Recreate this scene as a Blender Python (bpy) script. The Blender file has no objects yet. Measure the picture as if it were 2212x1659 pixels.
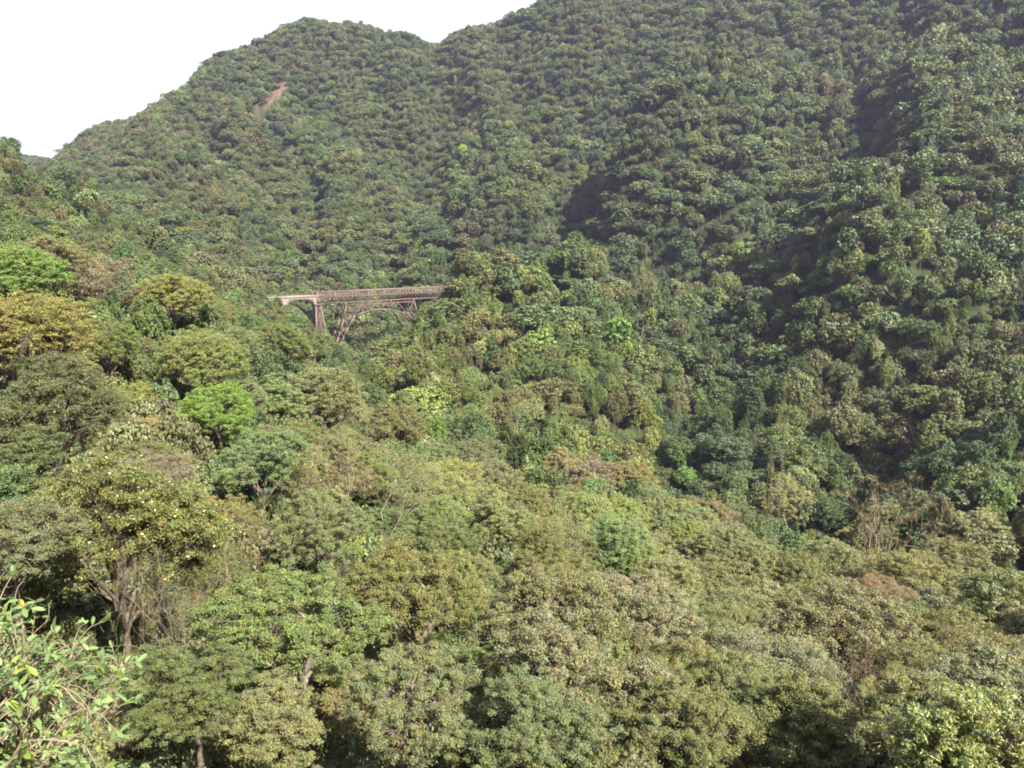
import bpy, math, random
import numpy as np
from math import radians, sin, cos, tan, pi

# ------------------------------------------------------------------ camera, sky, sun, exposure
scene = bpy.context.scene
PITCH = radians(11.1)
cam_data = bpy.data.cameras.new('camera')
cam_data.sensor_width = 36.0
cam_data.lens = 18.0 / tan(radians(33.5))
cam_data.clip_start = 0.1
cam_data.clip_end = 6000.0
cam = bpy.data.objects.new('camera', cam_data)
cam.location = (0, 0, 0)
cam.rotation_euler = (radians(90) - PITCH, 0, 0)
scene.collection.objects.link(cam)
scene.camera = cam

SUN_EL, SUN_AZ = radians(43), radians(141)      # azimuth from +Y towards +X
sd = (sin(SUN_AZ) * cos(SUN_EL), cos(SUN_AZ) * cos(SUN_EL), sin(SUN_EL))
world = bpy.data.worlds.new('World')
scene.world = world
world.use_nodes = True
wn, wl = world.node_tree.nodes, world.node_tree.links
wn.clear()
sky = wn.new('ShaderNodeTexSky')
sky.sky_type = 'NISHITA'
sky.sun_disc = False
sky.sun_elevation = SUN_EL
sky.sun_rotation = SUN_AZ
sky.air_density = 1.0
sky.dust_density = 4.0
sky.ozone_density = 1.0
bg = wn.new('ShaderNodeBackground')
bg.inputs['Strength'].default_value = 0.07
wo = wn.new('ShaderNodeOutputWorld')
# bright white haze and thin cloud low in the sky, thinning out upwards
wtc = wn.new('ShaderNodeTexCoord')
wsp = wn.new('ShaderNodeSeparateXYZ'); wl.new(wtc.outputs['Generated'], wsp.inputs[0])
wcr = wn.new('ShaderNodeValToRGB')
wcr.color_ramp.elements[0].position = 0.34; wcr.color_ramp.elements[0].color = (1, 1, 1, 1)
wcr.color_ramp.elements[1].position = 0.75; wcr.color_ramp.elements[1].color = (0.12, 0.12, 0.12, 1)
wl.new(wsp.outputs[2], wcr.inputs[0])
wmx = wn.new('ShaderNodeMix'); wmx.data_type = 'RGBA'
wmx.inputs[7].default_value = (3.75, 3.66, 4.1, 1)
wl.new(wcr.outputs[0], wmx.inputs[0]); wl.new(sky.outputs[0], wmx.inputs[6])
wl.new(wmx.outputs[2], bg.inputs[0])
wl.new(bg.outputs[0], wo.inputs[0])
sun_data = bpy.data.lights.new('sun', 'SUN')
sun_data.energy = 5.0
sun_data.angle = radians(0.5)
sun_data.color = (1.0, 0.95, 0.85)
sun = bpy.data.objects.new('sun', sun_data)
from mathutils import Vector, Matrix
sun.rotation_euler = Vector(sd).to_track_quat('Z', 'Y').to_euler()
scene.collection.objects.link(sun)
scene.view_settings.view_transform = 'Standard'
scene.view_settings.look = 'None'
scene.view_settings.gamma = 1
scene.view_settings.exposure = 2.2
scene.cycles.max_bounces = 5
scene.cycles.diffuse_bounces = 3
scene.cycles.glossy_bounces = 1
scene.cycles.transmission_bounces = 3
scene.cycles.volume_bounces = 0
scene.cycles.filter_width = 1.9
scene.cycles.use_denoising = True
scene.cycles.denoising_input_passes = 'RGB_ALBEDO_NORMAL'
scene.cycles.denoising_prefilter = 'NONE'

HAZE_DENSITY = 0.000085
HAZE_COLOR = (0.68, 0.66, 1.0)

# ------------------------------------------------------------------ helpers
C = scene.collection
F = 1671.0
CP, SP = cos(PITCH), sin(PITCH)

def at(u, v, d):
    """photo position (2212 px wide) at horizontal range d -> world point"""
    cx = (u - 1106) / F
    cy = -(v - 829.5) / F
    x = cx
    y = CP + cy * SP
    z = -SP + cy * CP
    k = d / math.hypot(x, y)
    return (x * k, y * k, z * k)

def project(p):
    x, y, z = p
    f = y * CP - z * SP
    if f <= 0.01: return None
    up = y * SP + z * CP
    return (1106 + F * x / f, 829.5 - F * up / f)

def tag(o, label=None, cat=None, group=None, kind=None):
    if label: o['label'] = label
    if cat: o['category'] = cat
    if group: o['group'] = group
    if kind: o['kind'] = kind
    return o

def link(o, parent=None):
    C.objects.link(o)
    if parent: o.parent = parent
    return o

def empty(name, loc=(0, 0, 0), rz=0.0):
    o = bpy.data.objects.new(name, None)
    o.location = loc
    o.rotation_euler = (0, 0, rz)
    o.empty_display_size = 0.5
    return link(o)

def mesh_np(name, V, Q=None, T=None, tint=None, mats=(), smooth=False):
    """V (n,3); Q (m,4) quads; T (k,3) triangles; tint (n,4) point colours"""
    V = np.asarray(V, dtype=np.float32)
    me = bpy.data.meshes.new(name)
    nq = 0 if Q is None else len(Q)
    nt = 0 if T is None else len(T)
    me.vertices.add(len(V))
    me.vertices.foreach_set('co', V.ravel())
    loops = []
    if nq: loops.append(np.asarray(Q, dtype=np.int32).ravel())
    if nt: loops.append(np.asarray(T, dtype=np.int32).ravel())
    if loops:
        L = np.concatenate(loops)
        me.loops.add(len(L))
        me.loops.foreach_set('vertex_index', L)
        me.polygons.add(nq + nt)
        starts = np.concatenate([np.arange(nq) * 4, nq * 4 + np.arange(nt) * 3]).astype(np.int32)
        me.polygons.foreach_set('loop_start', starts)
        if smooth:
            me.polygons.foreach_set('use_smooth', np.ones(nq + nt, dtype=bool))
    if tint is not None:
        a = me.attributes.new('tint', 'FLOAT_COLOR', 'POINT')
        a.data.foreach_set('color', np.asarray(tint, dtype=np.float32).ravel())
    for m in mats: me.materials.append(m)
    me.update(calc_edges=True)
    me.validate()
    return me

def norm(a):
    return a / np.maximum(np.linalg.norm(a, axis=-1, keepdims=True), 1e-9)

_tab = np.random.RandomState(7).rand(256, 256)
def vnoise(x, y, s=0):
    x = np.asarray(x, dtype=float) + s * 17.31
    y = np.asarray(y, dtype=float) + s * 9.77
    xi, yi = np.floor(x).astype(int), np.floor(y).astype(int)
    fx, fy = x - xi, y - yi
    fx = fx * fx * (3 - 2 * fx); fy = fy * fy * (3 - 2 * fy)
    a = _tab[xi % 256, yi % 256]; b = _tab[(xi + 1) % 256, yi % 256]
    c = _tab[xi % 256, (yi + 1) % 256]; d = _tab[(xi + 1) % 256, (yi + 1) % 256]
    return (a * (1 - fx) + b * fx) * (1 - fy) + (c * (1 - fx) + d * fx) * fy

# ------------------------------------------------------------------ materials
def new_mat(name):
    m = bpy.data.materials.new(name)
    m.use_nodes = True
    m.node_tree.nodes.clear()
    return m, m.node_tree.nodes, m.node_tree.links

def foliage_mat(name, source, gloss=0.05, trans=0.30, rough=0.5):
    """leaf colour = tree colour x per-leaf tint (tint.a adds dry / yellow leaves)"""
    m, n, l = new_mat(name)
    out = n.new('ShaderNodeOutputMaterial')
    if source == 'object':
        oi = n.new('ShaderNodeObjectInfo'); base = oi.outputs['Color']
    else:
        at_ = n.new('ShaderNodeAttribute'); at_.attribute_type = 'INSTANCER'; at_.attribute_name = 'treecol'
        base = at_.outputs['Color']
    ti = n.new('ShaderNodeAttribute'); ti.attribute_name = 'tint'
    mul = n.new('ShaderNodeMix'); mul.data_type = 'RGBA'; mul.blend_type = 'MULTIPLY'
    mul.inputs[0].default_value = 1.0
    l.new(base, mul.inputs[6]); l.new(ti.outputs['Color'], mul.inputs[7])
    mx = n.new('ShaderNodeMix'); mx.data_type = 'RGBA'
    mx.inputs[7].default_value = (0.36, 0.22, 0.035, 1)
    l.new(mul.outputs[2], mx.inputs[6])
    inv = n.new('ShaderNodeMath'); inv.operation = 'SUBTRACT'; inv.inputs[0].default_value = 1.0
    l.new(ti.outputs['Alpha'], inv.inputs[1]); l.new(inv.outputs[0], mx.inputs[0])
    col = mx.outputs[2]
    df = n.new('ShaderNodeBsdfDiffuse'); l.new(col, df.inputs[0])
    tr = n.new('ShaderNodeBsdfTranslucent')
    tg = n.new('ShaderNodeMix'); tg.data_type = 'RGBA'; tg.blend_type = 'MULTIPLY'; tg.inputs[0].default_value = 1
    tg.inputs[7].default_value = (1.25, 1.35, 0.6, 1)
    l.new(col, tg.inputs[6]); l.new(tg.outputs[2], tr.inputs[0])
    m1 = n.new('ShaderNodeMixShader'); m1.inputs[0].default_value = trans
    l.new(df.outputs[0], m1.inputs[1]); l.new(tr.outputs[0], m1.inputs[2])
    gl = n.new('ShaderNodeBsdfGlossy'); gl.inputs['Roughness'].default_value = rough
    gl.inputs[0].default_value = (1, 1, 1, 1)
    fr = n.new('ShaderNodeFresnel'); fr.inputs[0].default_value = 1.4
    fm = n.new('ShaderNodeMath'); fm.operation = 'MULTIPLY'; fm.inputs[1].default_value = gloss * 2
    l.new(fr.outputs[0], fm.inputs[0])
    m2 = n.new('ShaderNodeMixShader')
    l.new(fm.outputs[0], m2.inputs[0]); l.new(m1.outputs[0], m2.inputs[1]); l.new(gl.outputs[0], m2.inputs[2])
    l.new(m2.outputs[0], out.inputs[0])
    return m

def noisy_mat(name, c1, c2, scale=3.0, rough=0.9, detail=6.0, c3=None, metallic=0.0):
    m, n, l = new_mat(name)
    out = n.new('ShaderNodeOutputMaterial')
    p = n.new('ShaderNodeBsdfPrincipled')
    p.inputs['Roughness'].default_value = rough
    p.inputs['Metallic'].default_value = metallic
    p.inputs['Specular IOR Level'].default_value = 0.25
    tc = n.new('ShaderNodeTexCoord')
    nz = n.new('ShaderNodeTexNoise'); nz.inputs['Scale'].default_value = scale; nz.inputs['Detail'].default_value = detail
    l.new(tc.outputs['Object'], nz.inputs['Vector'])
    cr = n.new('ShaderNodeValToRGB')
    cr.color_ramp.elements[0].position = 0.35; cr.color_ramp.elements[0].color = (*c1, 1)
    cr.color_ramp.elements[1].position = 0.65; cr.color_ramp.elements[1].color = (*c2, 1)
    if c3:
        e = cr.color_ramp.elements.new(0.8); e.color = (*c3, 1)
    l.new(nz.outputs[0], cr.inputs[0]); l.new(cr.outputs[0], p.inputs['Base Color'])
    bp = n.new('ShaderNodeBump'); bp.inputs['Strength'].default_value = 0.3
    l.new(nz.outputs[0], bp.inputs['Height']); l.new(bp.outputs[0], p.inputs['Normal'])
    l.new(p.outputs[0], out.inputs[0])
    return m

M_LEAF = foliage_mat('leaf_near', 'object')
M_LEAF_BIG = foliage_mat('leaf_glossy', 'object', gloss=0.14, trans=0.35, rough=0.42)
M_FOREST = foliage_mat('leaf_forest', 'instancer', gloss=0.03, trans=0.2, rough=0.6)
M_FNEAR = foliage_mat('leaf_near_forest', 'instancer')
M_BARK = noisy_mat('bark', (0.045, 0.035, 0.026), (0.13, 0.10, 0.075), 4.0)
M_PALEBARK = noisy_mat('pale_bark', (0.085, 0.070, 0.052), (0.19, 0.155, 0.12), 5.0)
M_PINKBARK = noisy_mat('pink_bark', (0.16, 0.10, 0.08), (0.30, 0.20, 0.16), 5.0)
M_TWIG = noisy_mat('twig_bark', (0.10, 0.072, 0.05), (0.21, 0.155, 0.11), 9.0)
M_STEEL = noisy_mat('weathered_steel', (0.064, 0.044, 0.036), (0.128, 0.092, 0.078), 1.2, 0.7, c3=(0.10, 0.048, 0.030))
M_STEELD = noisy_mat('dark_steel', (0.06, 0.042, 0.036), (0.11, 0.078, 0.066), 1.0, 0.7)
M_MASON = noisy_mat('pale_masonry', (0.13, 0.10, 0.088), (0.215, 0.178, 0.16), 0.8, 0.9, c3=(0.09, 0.068, 0.056))
M_RUST = noisy_mat('orange_rust', (0.22, 0.09, 0.025), (0.33, 0.15, 0.045), 5.0)
M_RAIL = noisy_mat('rail_steel', (0.10, 0.07, 0.055), (0.2, 0.14, 0.11), 2.0, 0.5)
M_BALLAST = noisy_mat('ballast', (0.09, 0.075, 0.065), (0.18, 0.15, 0.13), 8.0)

# ------------------------------------------------------------------ terrain
# canopy silhouette points: column u, then (range d, photo row v) from near to far
COLS = {
 -420: [(8,1350),(20,1050),(40,760),(80,520),(130,380),(190,420),(280,330),(450,200),(650,330),(1000,300),(1500,330)],
 -150: [(8,1600),(18,1350),(30,1080),(48,860),(80,640),(125,465),(180,510),(260,440),(430,270),(600,370),(900,400),(1300,400)],
 0:    [(9,1750),(22,1420),(38,1130),(58,880),(88,650),(128,500),(180,550),(260,460),(420,330),(600,460),(1000,440),(1500,345)],
 110:  [(24,1450),(38,1190),(60,900),(90,680),(126,535),(180,590),(280,500),(410,378),(560,480),(950,370),(1200,345),(1600,345)],
 210:  [(12,1860),(24,1480),(38,1220),(60,930),(90,700),(124,560),(175,635),(300,510),(400,415),(540,490),(720,400),(930,320),(1120,268),(1400,420)],
 400:  [(12,1860),(22,1540),(36,1270),(60,960),(90,745),(120,605),(175,690),(300,610),(380,560),(480,590),(650,430),(850,290),(1050,185),(1300,350)],
 455:  [(750,350),(900,240),(1085,118),(1350,330)],
 505:  [(900,220),(1095,102)],
 560:  [(12,1860),(24,1540),(38,1240),(66,960),(100,790),(120,710),(165,780),(260,720),(330,670),(410,640),(470,645),(600,540),(800,350),(980,190),(1110,86),(1400,300)],
 610:  [(800,330),(980,160),(1105,62),(1400,300)],
 660:  [(12,1860),(25,1560),(42,1220),(72,960),(105,850),(124,800),(170,860),(260,770),(330,720),(400,690),(450,660),(520,610),(700,450),(900,260),(1090,46),(1400,300)],
 700:  [(900,240),(1075,52),(1400,300)],
 745:  [(12,1860),(25,1560),(45,1210),(76,970),(122,862),(170,920),(250,820),(330,760),(400,748),(450,752),(500,690),(560,590),(700,450),(900,250),(1060,50),(1400,300)],
 810:  [(900,245),(1045,56),(1400,300)],
 870:  [(12,1860),(25,1550),(45,1210),(80,1000),(128,895),(180,970),(250,870),(310,800),(360,745),(410,735),(450,730),(500,660),(560,570),(700,440),(900,240),(1040,62),(1300,300)],
 1000: [(12,1860),(25,1540),(45,1220),(80,1040),(130,940),(180,1010),(230,920),(290,800),(350,700),(405,618),(460,650),(540,590),(700,430),(850,260),(1000,66),(1300,300)],
 1100: [(12,1860),(25,1535),(45,1235),(80,1075),(130,978),(180,1040),(230,960),(290,830),(350,690),(415,580),(470,620),(560,550),(700,390),(850,200),(980,60),(1300,200)],
 1240: [(12,1860),(25,1530),(45,1250),(80,1115),(130,1012),(180,1090),(225,1050),(280,880),(340,710),(390,600),(430,548),(480,590),(570,520),(660,430),(800,230),(950,0),(1200,-100)],
 1400: [(12,1860),(25,1520),(45,1275),(80,1165),(122,1092),(165,1160),(215,1110),(270,940),(330,790),(390,670),(440,610),(490,585),(560,470),(620,290),(660,240),(710,270),(850,120),(1000,-50),(1300,-200)],
 1560: [(12,1860),(25,1510),(45,1295),(80,1200),(120,1132),(165,1200),(215,1110),(270,940),(330,820),(390,700),(450,620),(520,520),(600,330),(690,130),(750,150),(900,20),(1000,-80),(1300,-250)],
 1700: [(12,1860),(25,1500),(50,1320),(85,1230),(116,1180),(155,1240),(200,1140),(260,960),(330,790),(400,640),(440,580),(490,530),(580,390),(700,200),(850,30),(1000,-110),(1300,-300)],
 1850: [(12,1860),(25,1490),(50,1340),(85,1250),(112,1205),(150,1260),(195,1140),(250,960),(310,790),(370,620),(430,460),(480,362),(530,390),(640,250),(800,60),(1000,-150),(1300,-320)],
 2020: [(12,1860),(25,1485),(50,1360),(85,1270),(108,1232),(145,1280),(185,1150),(235,970),(290,790),(350,610),(420,420),(500,236),(560,250),(700,80),(850,-80),(1100,-250)],
 2212: [(12,1860),(25,1480),(45,1420),(75,1330),(100,1292),(135,1340),(170,1220),(210,1050),(270,850),(340,640),(420,440),(500,270),(600,130),(700,0),(850,-130),(1100,-300)],
 2480: [(12,1800),(25,1440),(45,1370),(75,1330),(110,1280),(170,1180),(230,980),(320,720),(430,440),(560,220),(700,20),(900,-150)],
 2800: [(12,1400),(25,1300),(60,1250),(120,1180),(200,1000),(320,720),(500,420),(700,150),(1000,-50)],
}
pts = []
for u, col in COLS.items():
    for d, v in col:
        x, y, z = at(u, v, d)
        pts.append((math.atan2(x, y), math.log(d), z / d))
for az in (-0.95, -0.4, 0.2, 0.7, 1.1):
    pts.append((az, math.log(3.0), -0.95))
    pts.append((az, math.log(2600.0), 0.05))
pts = np.array(pts)
KA = 2.6
def _feat(az, ld):
    return np.stack([np.asarray(az) * KA, np.asarray(ld)], -1)
_P = _feat(pts[:, 0], pts[:, 1])
def _kern(A, B):
    out = np.empty((len(A), len(B)))
    for i in range(0, len(A), 4000):
        dd = A[i:i + 4000, None, :] - B[None]
        out[i:i + 4000] = np.sqrt((dd ** 2).sum(-1) + 0.0016)
    return out
_K = _kern(_P, _P)
_n = len(_P)
_A = np.zeros((_n + 3, _n + 3)); _A[:_n, :_n] = _K - np.eye(_n) * 0.004
_A[:_n, _n] = 1; _A[:_n, _n + 1:] = _P; _A[_n:, :_n] = _A[:_n, _n:].T
_W = np.linalg.solve(_A, np.concatenate([pts[:, 2], np.zeros(3)]))

GULLIES = [   # (polyline of (u, v, d), width, depth)
 ([(965,175,900),(960,250,850),(900,400,720),(850,540,590)], 22, 18),
 ([(500,200,960),(440,320,840),(400,440,720)], 24, 16),
 ([(1640,80,860),(1560,230,740)], 20, 14),
 ([(960,600,485),(1100,570,500),(1260,540,505),(1400,600,500)], 24, 24),
 ([(500,700,165),(745,900,168),(1000,1000,175),(1240,1080,185),(1400,1150,168),(1560,1190,168),(1850,1250,155),(2212,1320,145)], 17, 9),
 ([(1105,60,960),(1130,160,860),(1180,290,740),(1250,430,640),(1225,520,560)], 24, 30),
 ([(1270,190,800),(1240,330,700),(1250,430,640)], 18, 10),
 ([(1880,250,640),(1800,340,570),(1720,460,500),(1690,545,460),(1600,640,420),(1480,720,370),(1460,900,285),(1430,1060,225)], 13, 9),
 ([(1980,60,800),(1870,250,660)], 22, 6),
 ([(2070,60,760),(2090,200,620),(2120,330,540)], 20, 7),
 ([(860,540,560),(850,460,620),(900,330,760)], 20, 9),
 ([(640,470,660),(690,330,800),(760,180,960)], 20, 8),
 ([(760,740,430),(820,780,330),(880,850,250)], 14, 8),
 ([(1640,640,430),(1560,760,360),(1500,880,290)], 14, 3),
 ([(2090,720,320),(2000,800,290),(1880,1000,230),(1750,1140,190)], 11, 8),
 ([(1090,760,330),(1000,860,270),(960,930,215)], 10, 6),
]
RIDGES = [
 ([(860,130,950),(800,260,860),(740,400,740),(700,520,620)], 30, 16),
 ([(1020,120,930),(1060,230,830),(1120,340,720),(1130,450,610)], 26, 14),
 ([(420,230,980),(340,330,880),(260,400,760)], 32, 14),
 ([(1500,60,900),(1440,160,800)], 26, 14),
 ([(1800,60,820),(1700,200,690),(1620,340,600),(1560,450,540)], 24, 13),
 ([(1020,605,410),(1100,575,415),(1240,545,430),(1350,575,420),(1450,640,400)], 20, 2),
 ([(1560,120,695),(1420,230,660),(1330,350,620),(1272,450,585)], 27, 13),
 ([(2030,225,505),(1900,330,485),(1800,420,465),(1740,500,445)], 22, 10),
 ([(1700,590,430),(1620,640,400),(1560,700,370)], 18, 4),
 ([(1900,560,400),(1780,660,360),(1650,780,320),(1560,900,270)], 18, 4),
 ([(560,240,960),(480,330,850),(400,440,700)], 34, 5),
 ([(1000,200,860),(940,320,760),(900,430,660)], 24, 10),
 ([(2212,420,430),(2120,560,370),(2040,700,320)], 14, 8),
]
def _poly(ps): return [np.array(at(*p)[:2]) for p in ps]
GUL = [(_poly(p), w, -h) for p, w, h in GULLIES] + [(_poly(p), w, h) for p, w, h in RIDGES]

def _segdist(x, y, poly):
    best = np.full(x.shape, 1e9)
    for a, b in zip(poly[:-1], poly[1:]):
        ab = b - a; L = (ab ** 2).sum()
        t = np.clip(((x - a[0]) * ab[0] + (y - a[1]) * ab[1]) / L, 0, 1)
        best = np.minimum(best, np.hypot(x - a[0] - t * ab[0], y - a[1] - t * ab[1]))
    return best

TRACK = [np.array(at(u, v, d)) for u, v, d in ((380, 618, 432), (430, 622, 425), (500, 633, 421), (588, 646, 416.5))]
BL0 = np.array(at(688, 657, 420)); BR0 = np.array(at(955, 643, 446))
AZM = 0.98
def _canopy(az, d):
    ld = np.log(np.clip(d, 3.0, 2600.0))
    A = _feat(az, ld)
    return (_kern(A, _P) @ _W[:_n] + _W[_n] + A @ _W[_n + 1:]) * d

def ground(x, y):
    x = np.asarray(x, dtype=float); y = np.asarray(y, dtype=float)
    sh = x.shape; x = x.ravel(); y = y.ravel()
    d = np.maximum(np.hypot(x, y), 0.5)
    az = np.arctan2(x, y)
    z = _canopy(np.clip(az, -AZM, AZM), d)
    # behind the viewpoint the two flanks blend into each other
    back = np.abs(az) > AZM
    if back.any():
        zb = z[back]; ab = az[back]; db = d[back]
        zo = _canopy(np.where(ab > 0, -AZM, AZM), db)
        w = np.clip((np.abs(ab) - AZM) / (pi - AZM), 0, 1); w = w * w * (3 - 2 * w) * 0.5
        z[back] = zb * (1 - w) + zo * w
    s = np.clip((d - 4) / 26, 0, 1)
    z = z - (1.3 + 6.8 * s + 1.5 * np.clip((d - 120) / 150, 0, 1))
    for poly, w, h in GUL:
        r = _segdist(x, y, poly)
        z = z + h * np.exp(-(r / w) ** 2)
    a = np.clip(d / 300, 0.0, 1.4) * (1 - .45 * np.clip((d - 800) / 200, 0, 1)) * np.where(x < -55, .6, 1.0)
    z = z + a * ((vnoise(x / 62, y / 62, 1) - .5) * 15 + (vnoise(x / 27, y / 27, 2) - .5) * 11 + (vnoise(x / 11, y / 11, 3) - .5) * 2.5)
    # rounded spurs parted by narrow gullies running down the far slopes
    azs_ = np.arctan2(x, y); ld_ = np.log(np.maximum(d, 5))
    wv = vnoise(azs_ * 6 + 3, ld_ * 4, 41) * .9
    g_ = np.abs(2 * vnoise(azs_ * 12 + wv + ld_ * 1.1 + 20, ld_ * 2.6, 42) - 1)
    g2 = np.abs(2 * vnoise(azs_ * 27 + wv * 2 - ld_ * 1.5 + 20, ld_ * 5, 43) - 1)
    wgt = np.clip((d - 230) / 120, 0, 1) * (1 - .75 * np.clip((d - 820) / 160, 0, 1))
    rb = _segdist(x, y, [BL0[:2], BR0[:2]])
    wgt = wgt * np.clip((rb - 25) / 50, 0, 1)
    z = z + wgt * np.clip(d / 500, .5, 1.5) * ((np.minimum(g_ * 2.2, 1) - .75) * 15 + (np.minimum(g2 * 2.2, 1) - .75) * 6)
    # bench cut for the railway left of the viaduct
    r = _segdist(x, y, [p[:2] for p in TRACK])
    zt_ = np.interp(x, [p[0] for p in TRACK], [p[2] for p in TRACK]) - 0.4
    w = np.exp(-(r / 6.0) ** 4)
    z = z * (1 - w) + zt_ * w
    return z.reshape(sh)

# one polar sheet round the viewpoint
NA, NR = 420, 300
azs = np.concatenate([np.linspace(-0.75, 0.75, 300), np.linspace(0.75, 2 * pi - 0.75, NA - 300 + 2)[1:-1]])
rs = np.exp(np.linspace(math.log(1.5), math.log(2300), NR))
AZ, RR = np.meshgrid(azs, rs, indexing='ij')
GX, GY = RR * np.sin(AZ), RR * np.cos(AZ)
GZ = ground(GX, GY)
V = np.stack([GX, GY, GZ], -1).reshape(-1, 3)
na = len(azs)
ii, jj = np.meshgrid(np.arange(na), np.arange(NR - 1), indexing='ij')
i2 = (ii + 1) % na
Q = np.stack([ii * NR + jj, ii * NR + jj + 1, i2 * NR + jj + 1, i2 * NR + jj], -1).reshape(-1, 4)
cidx = len(V)
V = np.vstack([V, [[0, 0, float(GZ[:, 0].mean())]]])
T = np.stack([np.arange(na) * NR, ((np.arange(na) + 1) % na) * NR, np.full(na, cidx)], -1)

def ground_hit(u, v, d0, d1):
    ds = np.linspace(d0, d1, 240)
    q = np.array([at(u, v, d) for d in ds])
    g = ground(q[:, 0], q[:, 1]) + 4.0
    k = np.argmax(g > q[:, 2])
    return q[k, :2]
SCAR = np.array([ground_hit(u, v, 700, 1150) for u, v in [(628,158),(608,182),(588,206),(564,232)]])
SCARW = [4, 8, 9, 5]
def scar_amt(x, y):
    sh = np.shape(x); x = np.ravel(x); y = np.ravel(y)
    best = np.zeros(x.shape)
    for k in range(len(SCAR) - 1):
        a, b = SCAR[k], SCAR[k + 1]; ab = b - a
        t = np.clip(((x - a[0]) * ab[0] + (y - a[1]) * ab[1]) / (ab ** 2).sum(), 0, 1)
        w = SCARW[k] * (1 - t) + SCARW[k + 1] * t
        r = np.hypot(x - a[0] - t * ab[0], y - a[1] - t * ab[1]) + (vnoise(x / 7, y / 7, 5) - .5) * 14
        best = np.maximum(best, np.clip(4 * (1.2 - r / w), 0, 1))
    return best.reshape(sh)
sc = scar_amt(V[:, 0], V[:, 1])
tint = np.zeros((len(V), 4)); tint[:, 0] = sc; tint[:, 3] = 1

mg, n, l = new_mat('forest_floor')
out = n.new('ShaderNodeOutputMaterial'); p = n.new('ShaderNodeBsdfPrincipled'); p.inputs['Roughness'].default_value = 1
p.inputs['Specular IOR Level'].default_value = 0.1
tc = n.new('ShaderNodeTexCoord')
nz = n.new('ShaderNodeTexNoise'); nz.inputs['Scale'].default_value = 0.35; nz.inputs['Detail'].default_value = 8
l.new(tc.outputs['Object'], nz.inputs['Vector'])
cr = n.new('ShaderNodeValToRGB')
cr.color_ramp.elements[0].position = .35; cr.color_ramp.elements[0].color = (0.016, 0.020, 0.009, 1)
cr.color_ramp.elements[1].position = .7; cr.color_ramp.elements[1].color = (0.032, 0.038, 0.016, 1)
l.new(nz.outputs[0], cr.inputs[0])
nz2 = n.new('ShaderNodeTexNoise'); nz2.inputs['Scale'].default_value = 0.3; nz2.inputs['Detail'].default_value = 6
l.new(tc.outputs['Object'], nz2.inputs['Vector'])
cr2 = n.new('ShaderNodeValToRGB')
cr2.color_ramp.elements[0].position = .35; cr2.color_ramp.elements[0].color = (0.060, 0.042, 0.030, 1)
cr2.color_ramp.elements[1].position = .65; cr2.color_ramp.elements[1].color = (0.105, 0.068, 0.050, 1)
l.new(nz2.outputs[0], cr2.inputs[0])
at_ = n.new('ShaderNodeAttribute'); at_.attribute_name = 'tint'
sp = n.new('ShaderNodeSeparateColor'); l.new(at_.outputs['Color'], sp.inputs[0])
mx = n.new('ShaderNodeMix'); mx.data_type = 'RGBA'
l.new(sp.outputs[0], mx.inputs[0]); l.new(cr.outputs[0], mx.inputs[6]); l.new(cr2.outputs[0], mx.inputs[7])
l.new(mx.outputs[2], p.inputs['Base Color']); l.new(p.outputs[0], out.inputs[0])
terrain = bpy.data.objects.new('terrain', mesh_np('terrain', V, Q, T, tint, [mg], smooth=True))
link(terrain); tag(terrain, kind='structure')

def canopy_line_blocked(x, y, z):
    """is the point hidden from the viewpoint by nearer ground plus low canopy?"""
    t = np.linspace(0.12, 0.96, 40)[None]
    gx, gy, gz = x[:, None] * t, y[:, None] * t, z[:, None] * t
    g = ground(gx, gy) + 5.5 * np.clip((np.hypot(gx, gy) - 15) / 30, 0, 1)
    return (g > gz).mean(1) > 0.02

# ------------------------------------------------------------------ branch and leaf generators
def tube(points, radii, sides=5):
    P = np.asarray(points, dtype=float); R = np.asarray(radii, dtype=float)
    n_ = len(P)
    d = np.gradient(P, axis=0); d = norm(d)
    ref = np.where(np.abs(d[:, 2:3]) > 0.9, [[1.0, 0, 0]], [[0, 0, 1.0]])
    a = norm(np.cross(d, ref)); b = np.cross(d, a)
    th = np.arange(sides) * 2 * pi / sides
    ring = (a[:, None, :] * np.cos(th)[None, :, None] + b[:, None, :] * np.sin(th)[None, :, None]) * R[:, None, None] + P[:, None, :]
    Vv = ring.reshape(-1, 3)
    i, j = np.meshgrid(np.arange(n_ - 1), np.arange(sides), indexing='ij')
    j2 = (j + 1) % sides
    Qq = np.stack([i * sides + j, i * sides + j2, (i + 1) * sides + j2, (i + 1) * sides + j], -1).reshape(-1, 4)
    return Vv, Qq

class Acc:
    def __init__(s): s.V = []; s.Q = []; s.T = []; s.n = 0
    def add(s, V, Q):
        s.V.append(V); s.Q.append(np.asarray(Q) + s.n); s.n += len(V)
    def mesh(s, name, mats, tint=None, smooth=True):
        return mesh_np(name, np.vstack(s.V), np.vstack(s.Q), None, tint, mats, smooth)

def bend(a, b, rng, amp, k=5, rise=0.0):
    a = np.asarray(a, float); b = np.asarray(b, float)
    t = np.linspace(0, 1, k)[:, None]
    L = np.linalg.norm(b - a)
    off = rng.normal(size=3) * amp * L
    P = a + (b - a) * t + off * np.sin(t * pi) + rng.normal(size=(k, 3)) * amp * 0.25 * L * np.sin(t * pi)
    P[:, 2] += rise * L * np.sin(t[:, 0] * pi)
    return P

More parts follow.
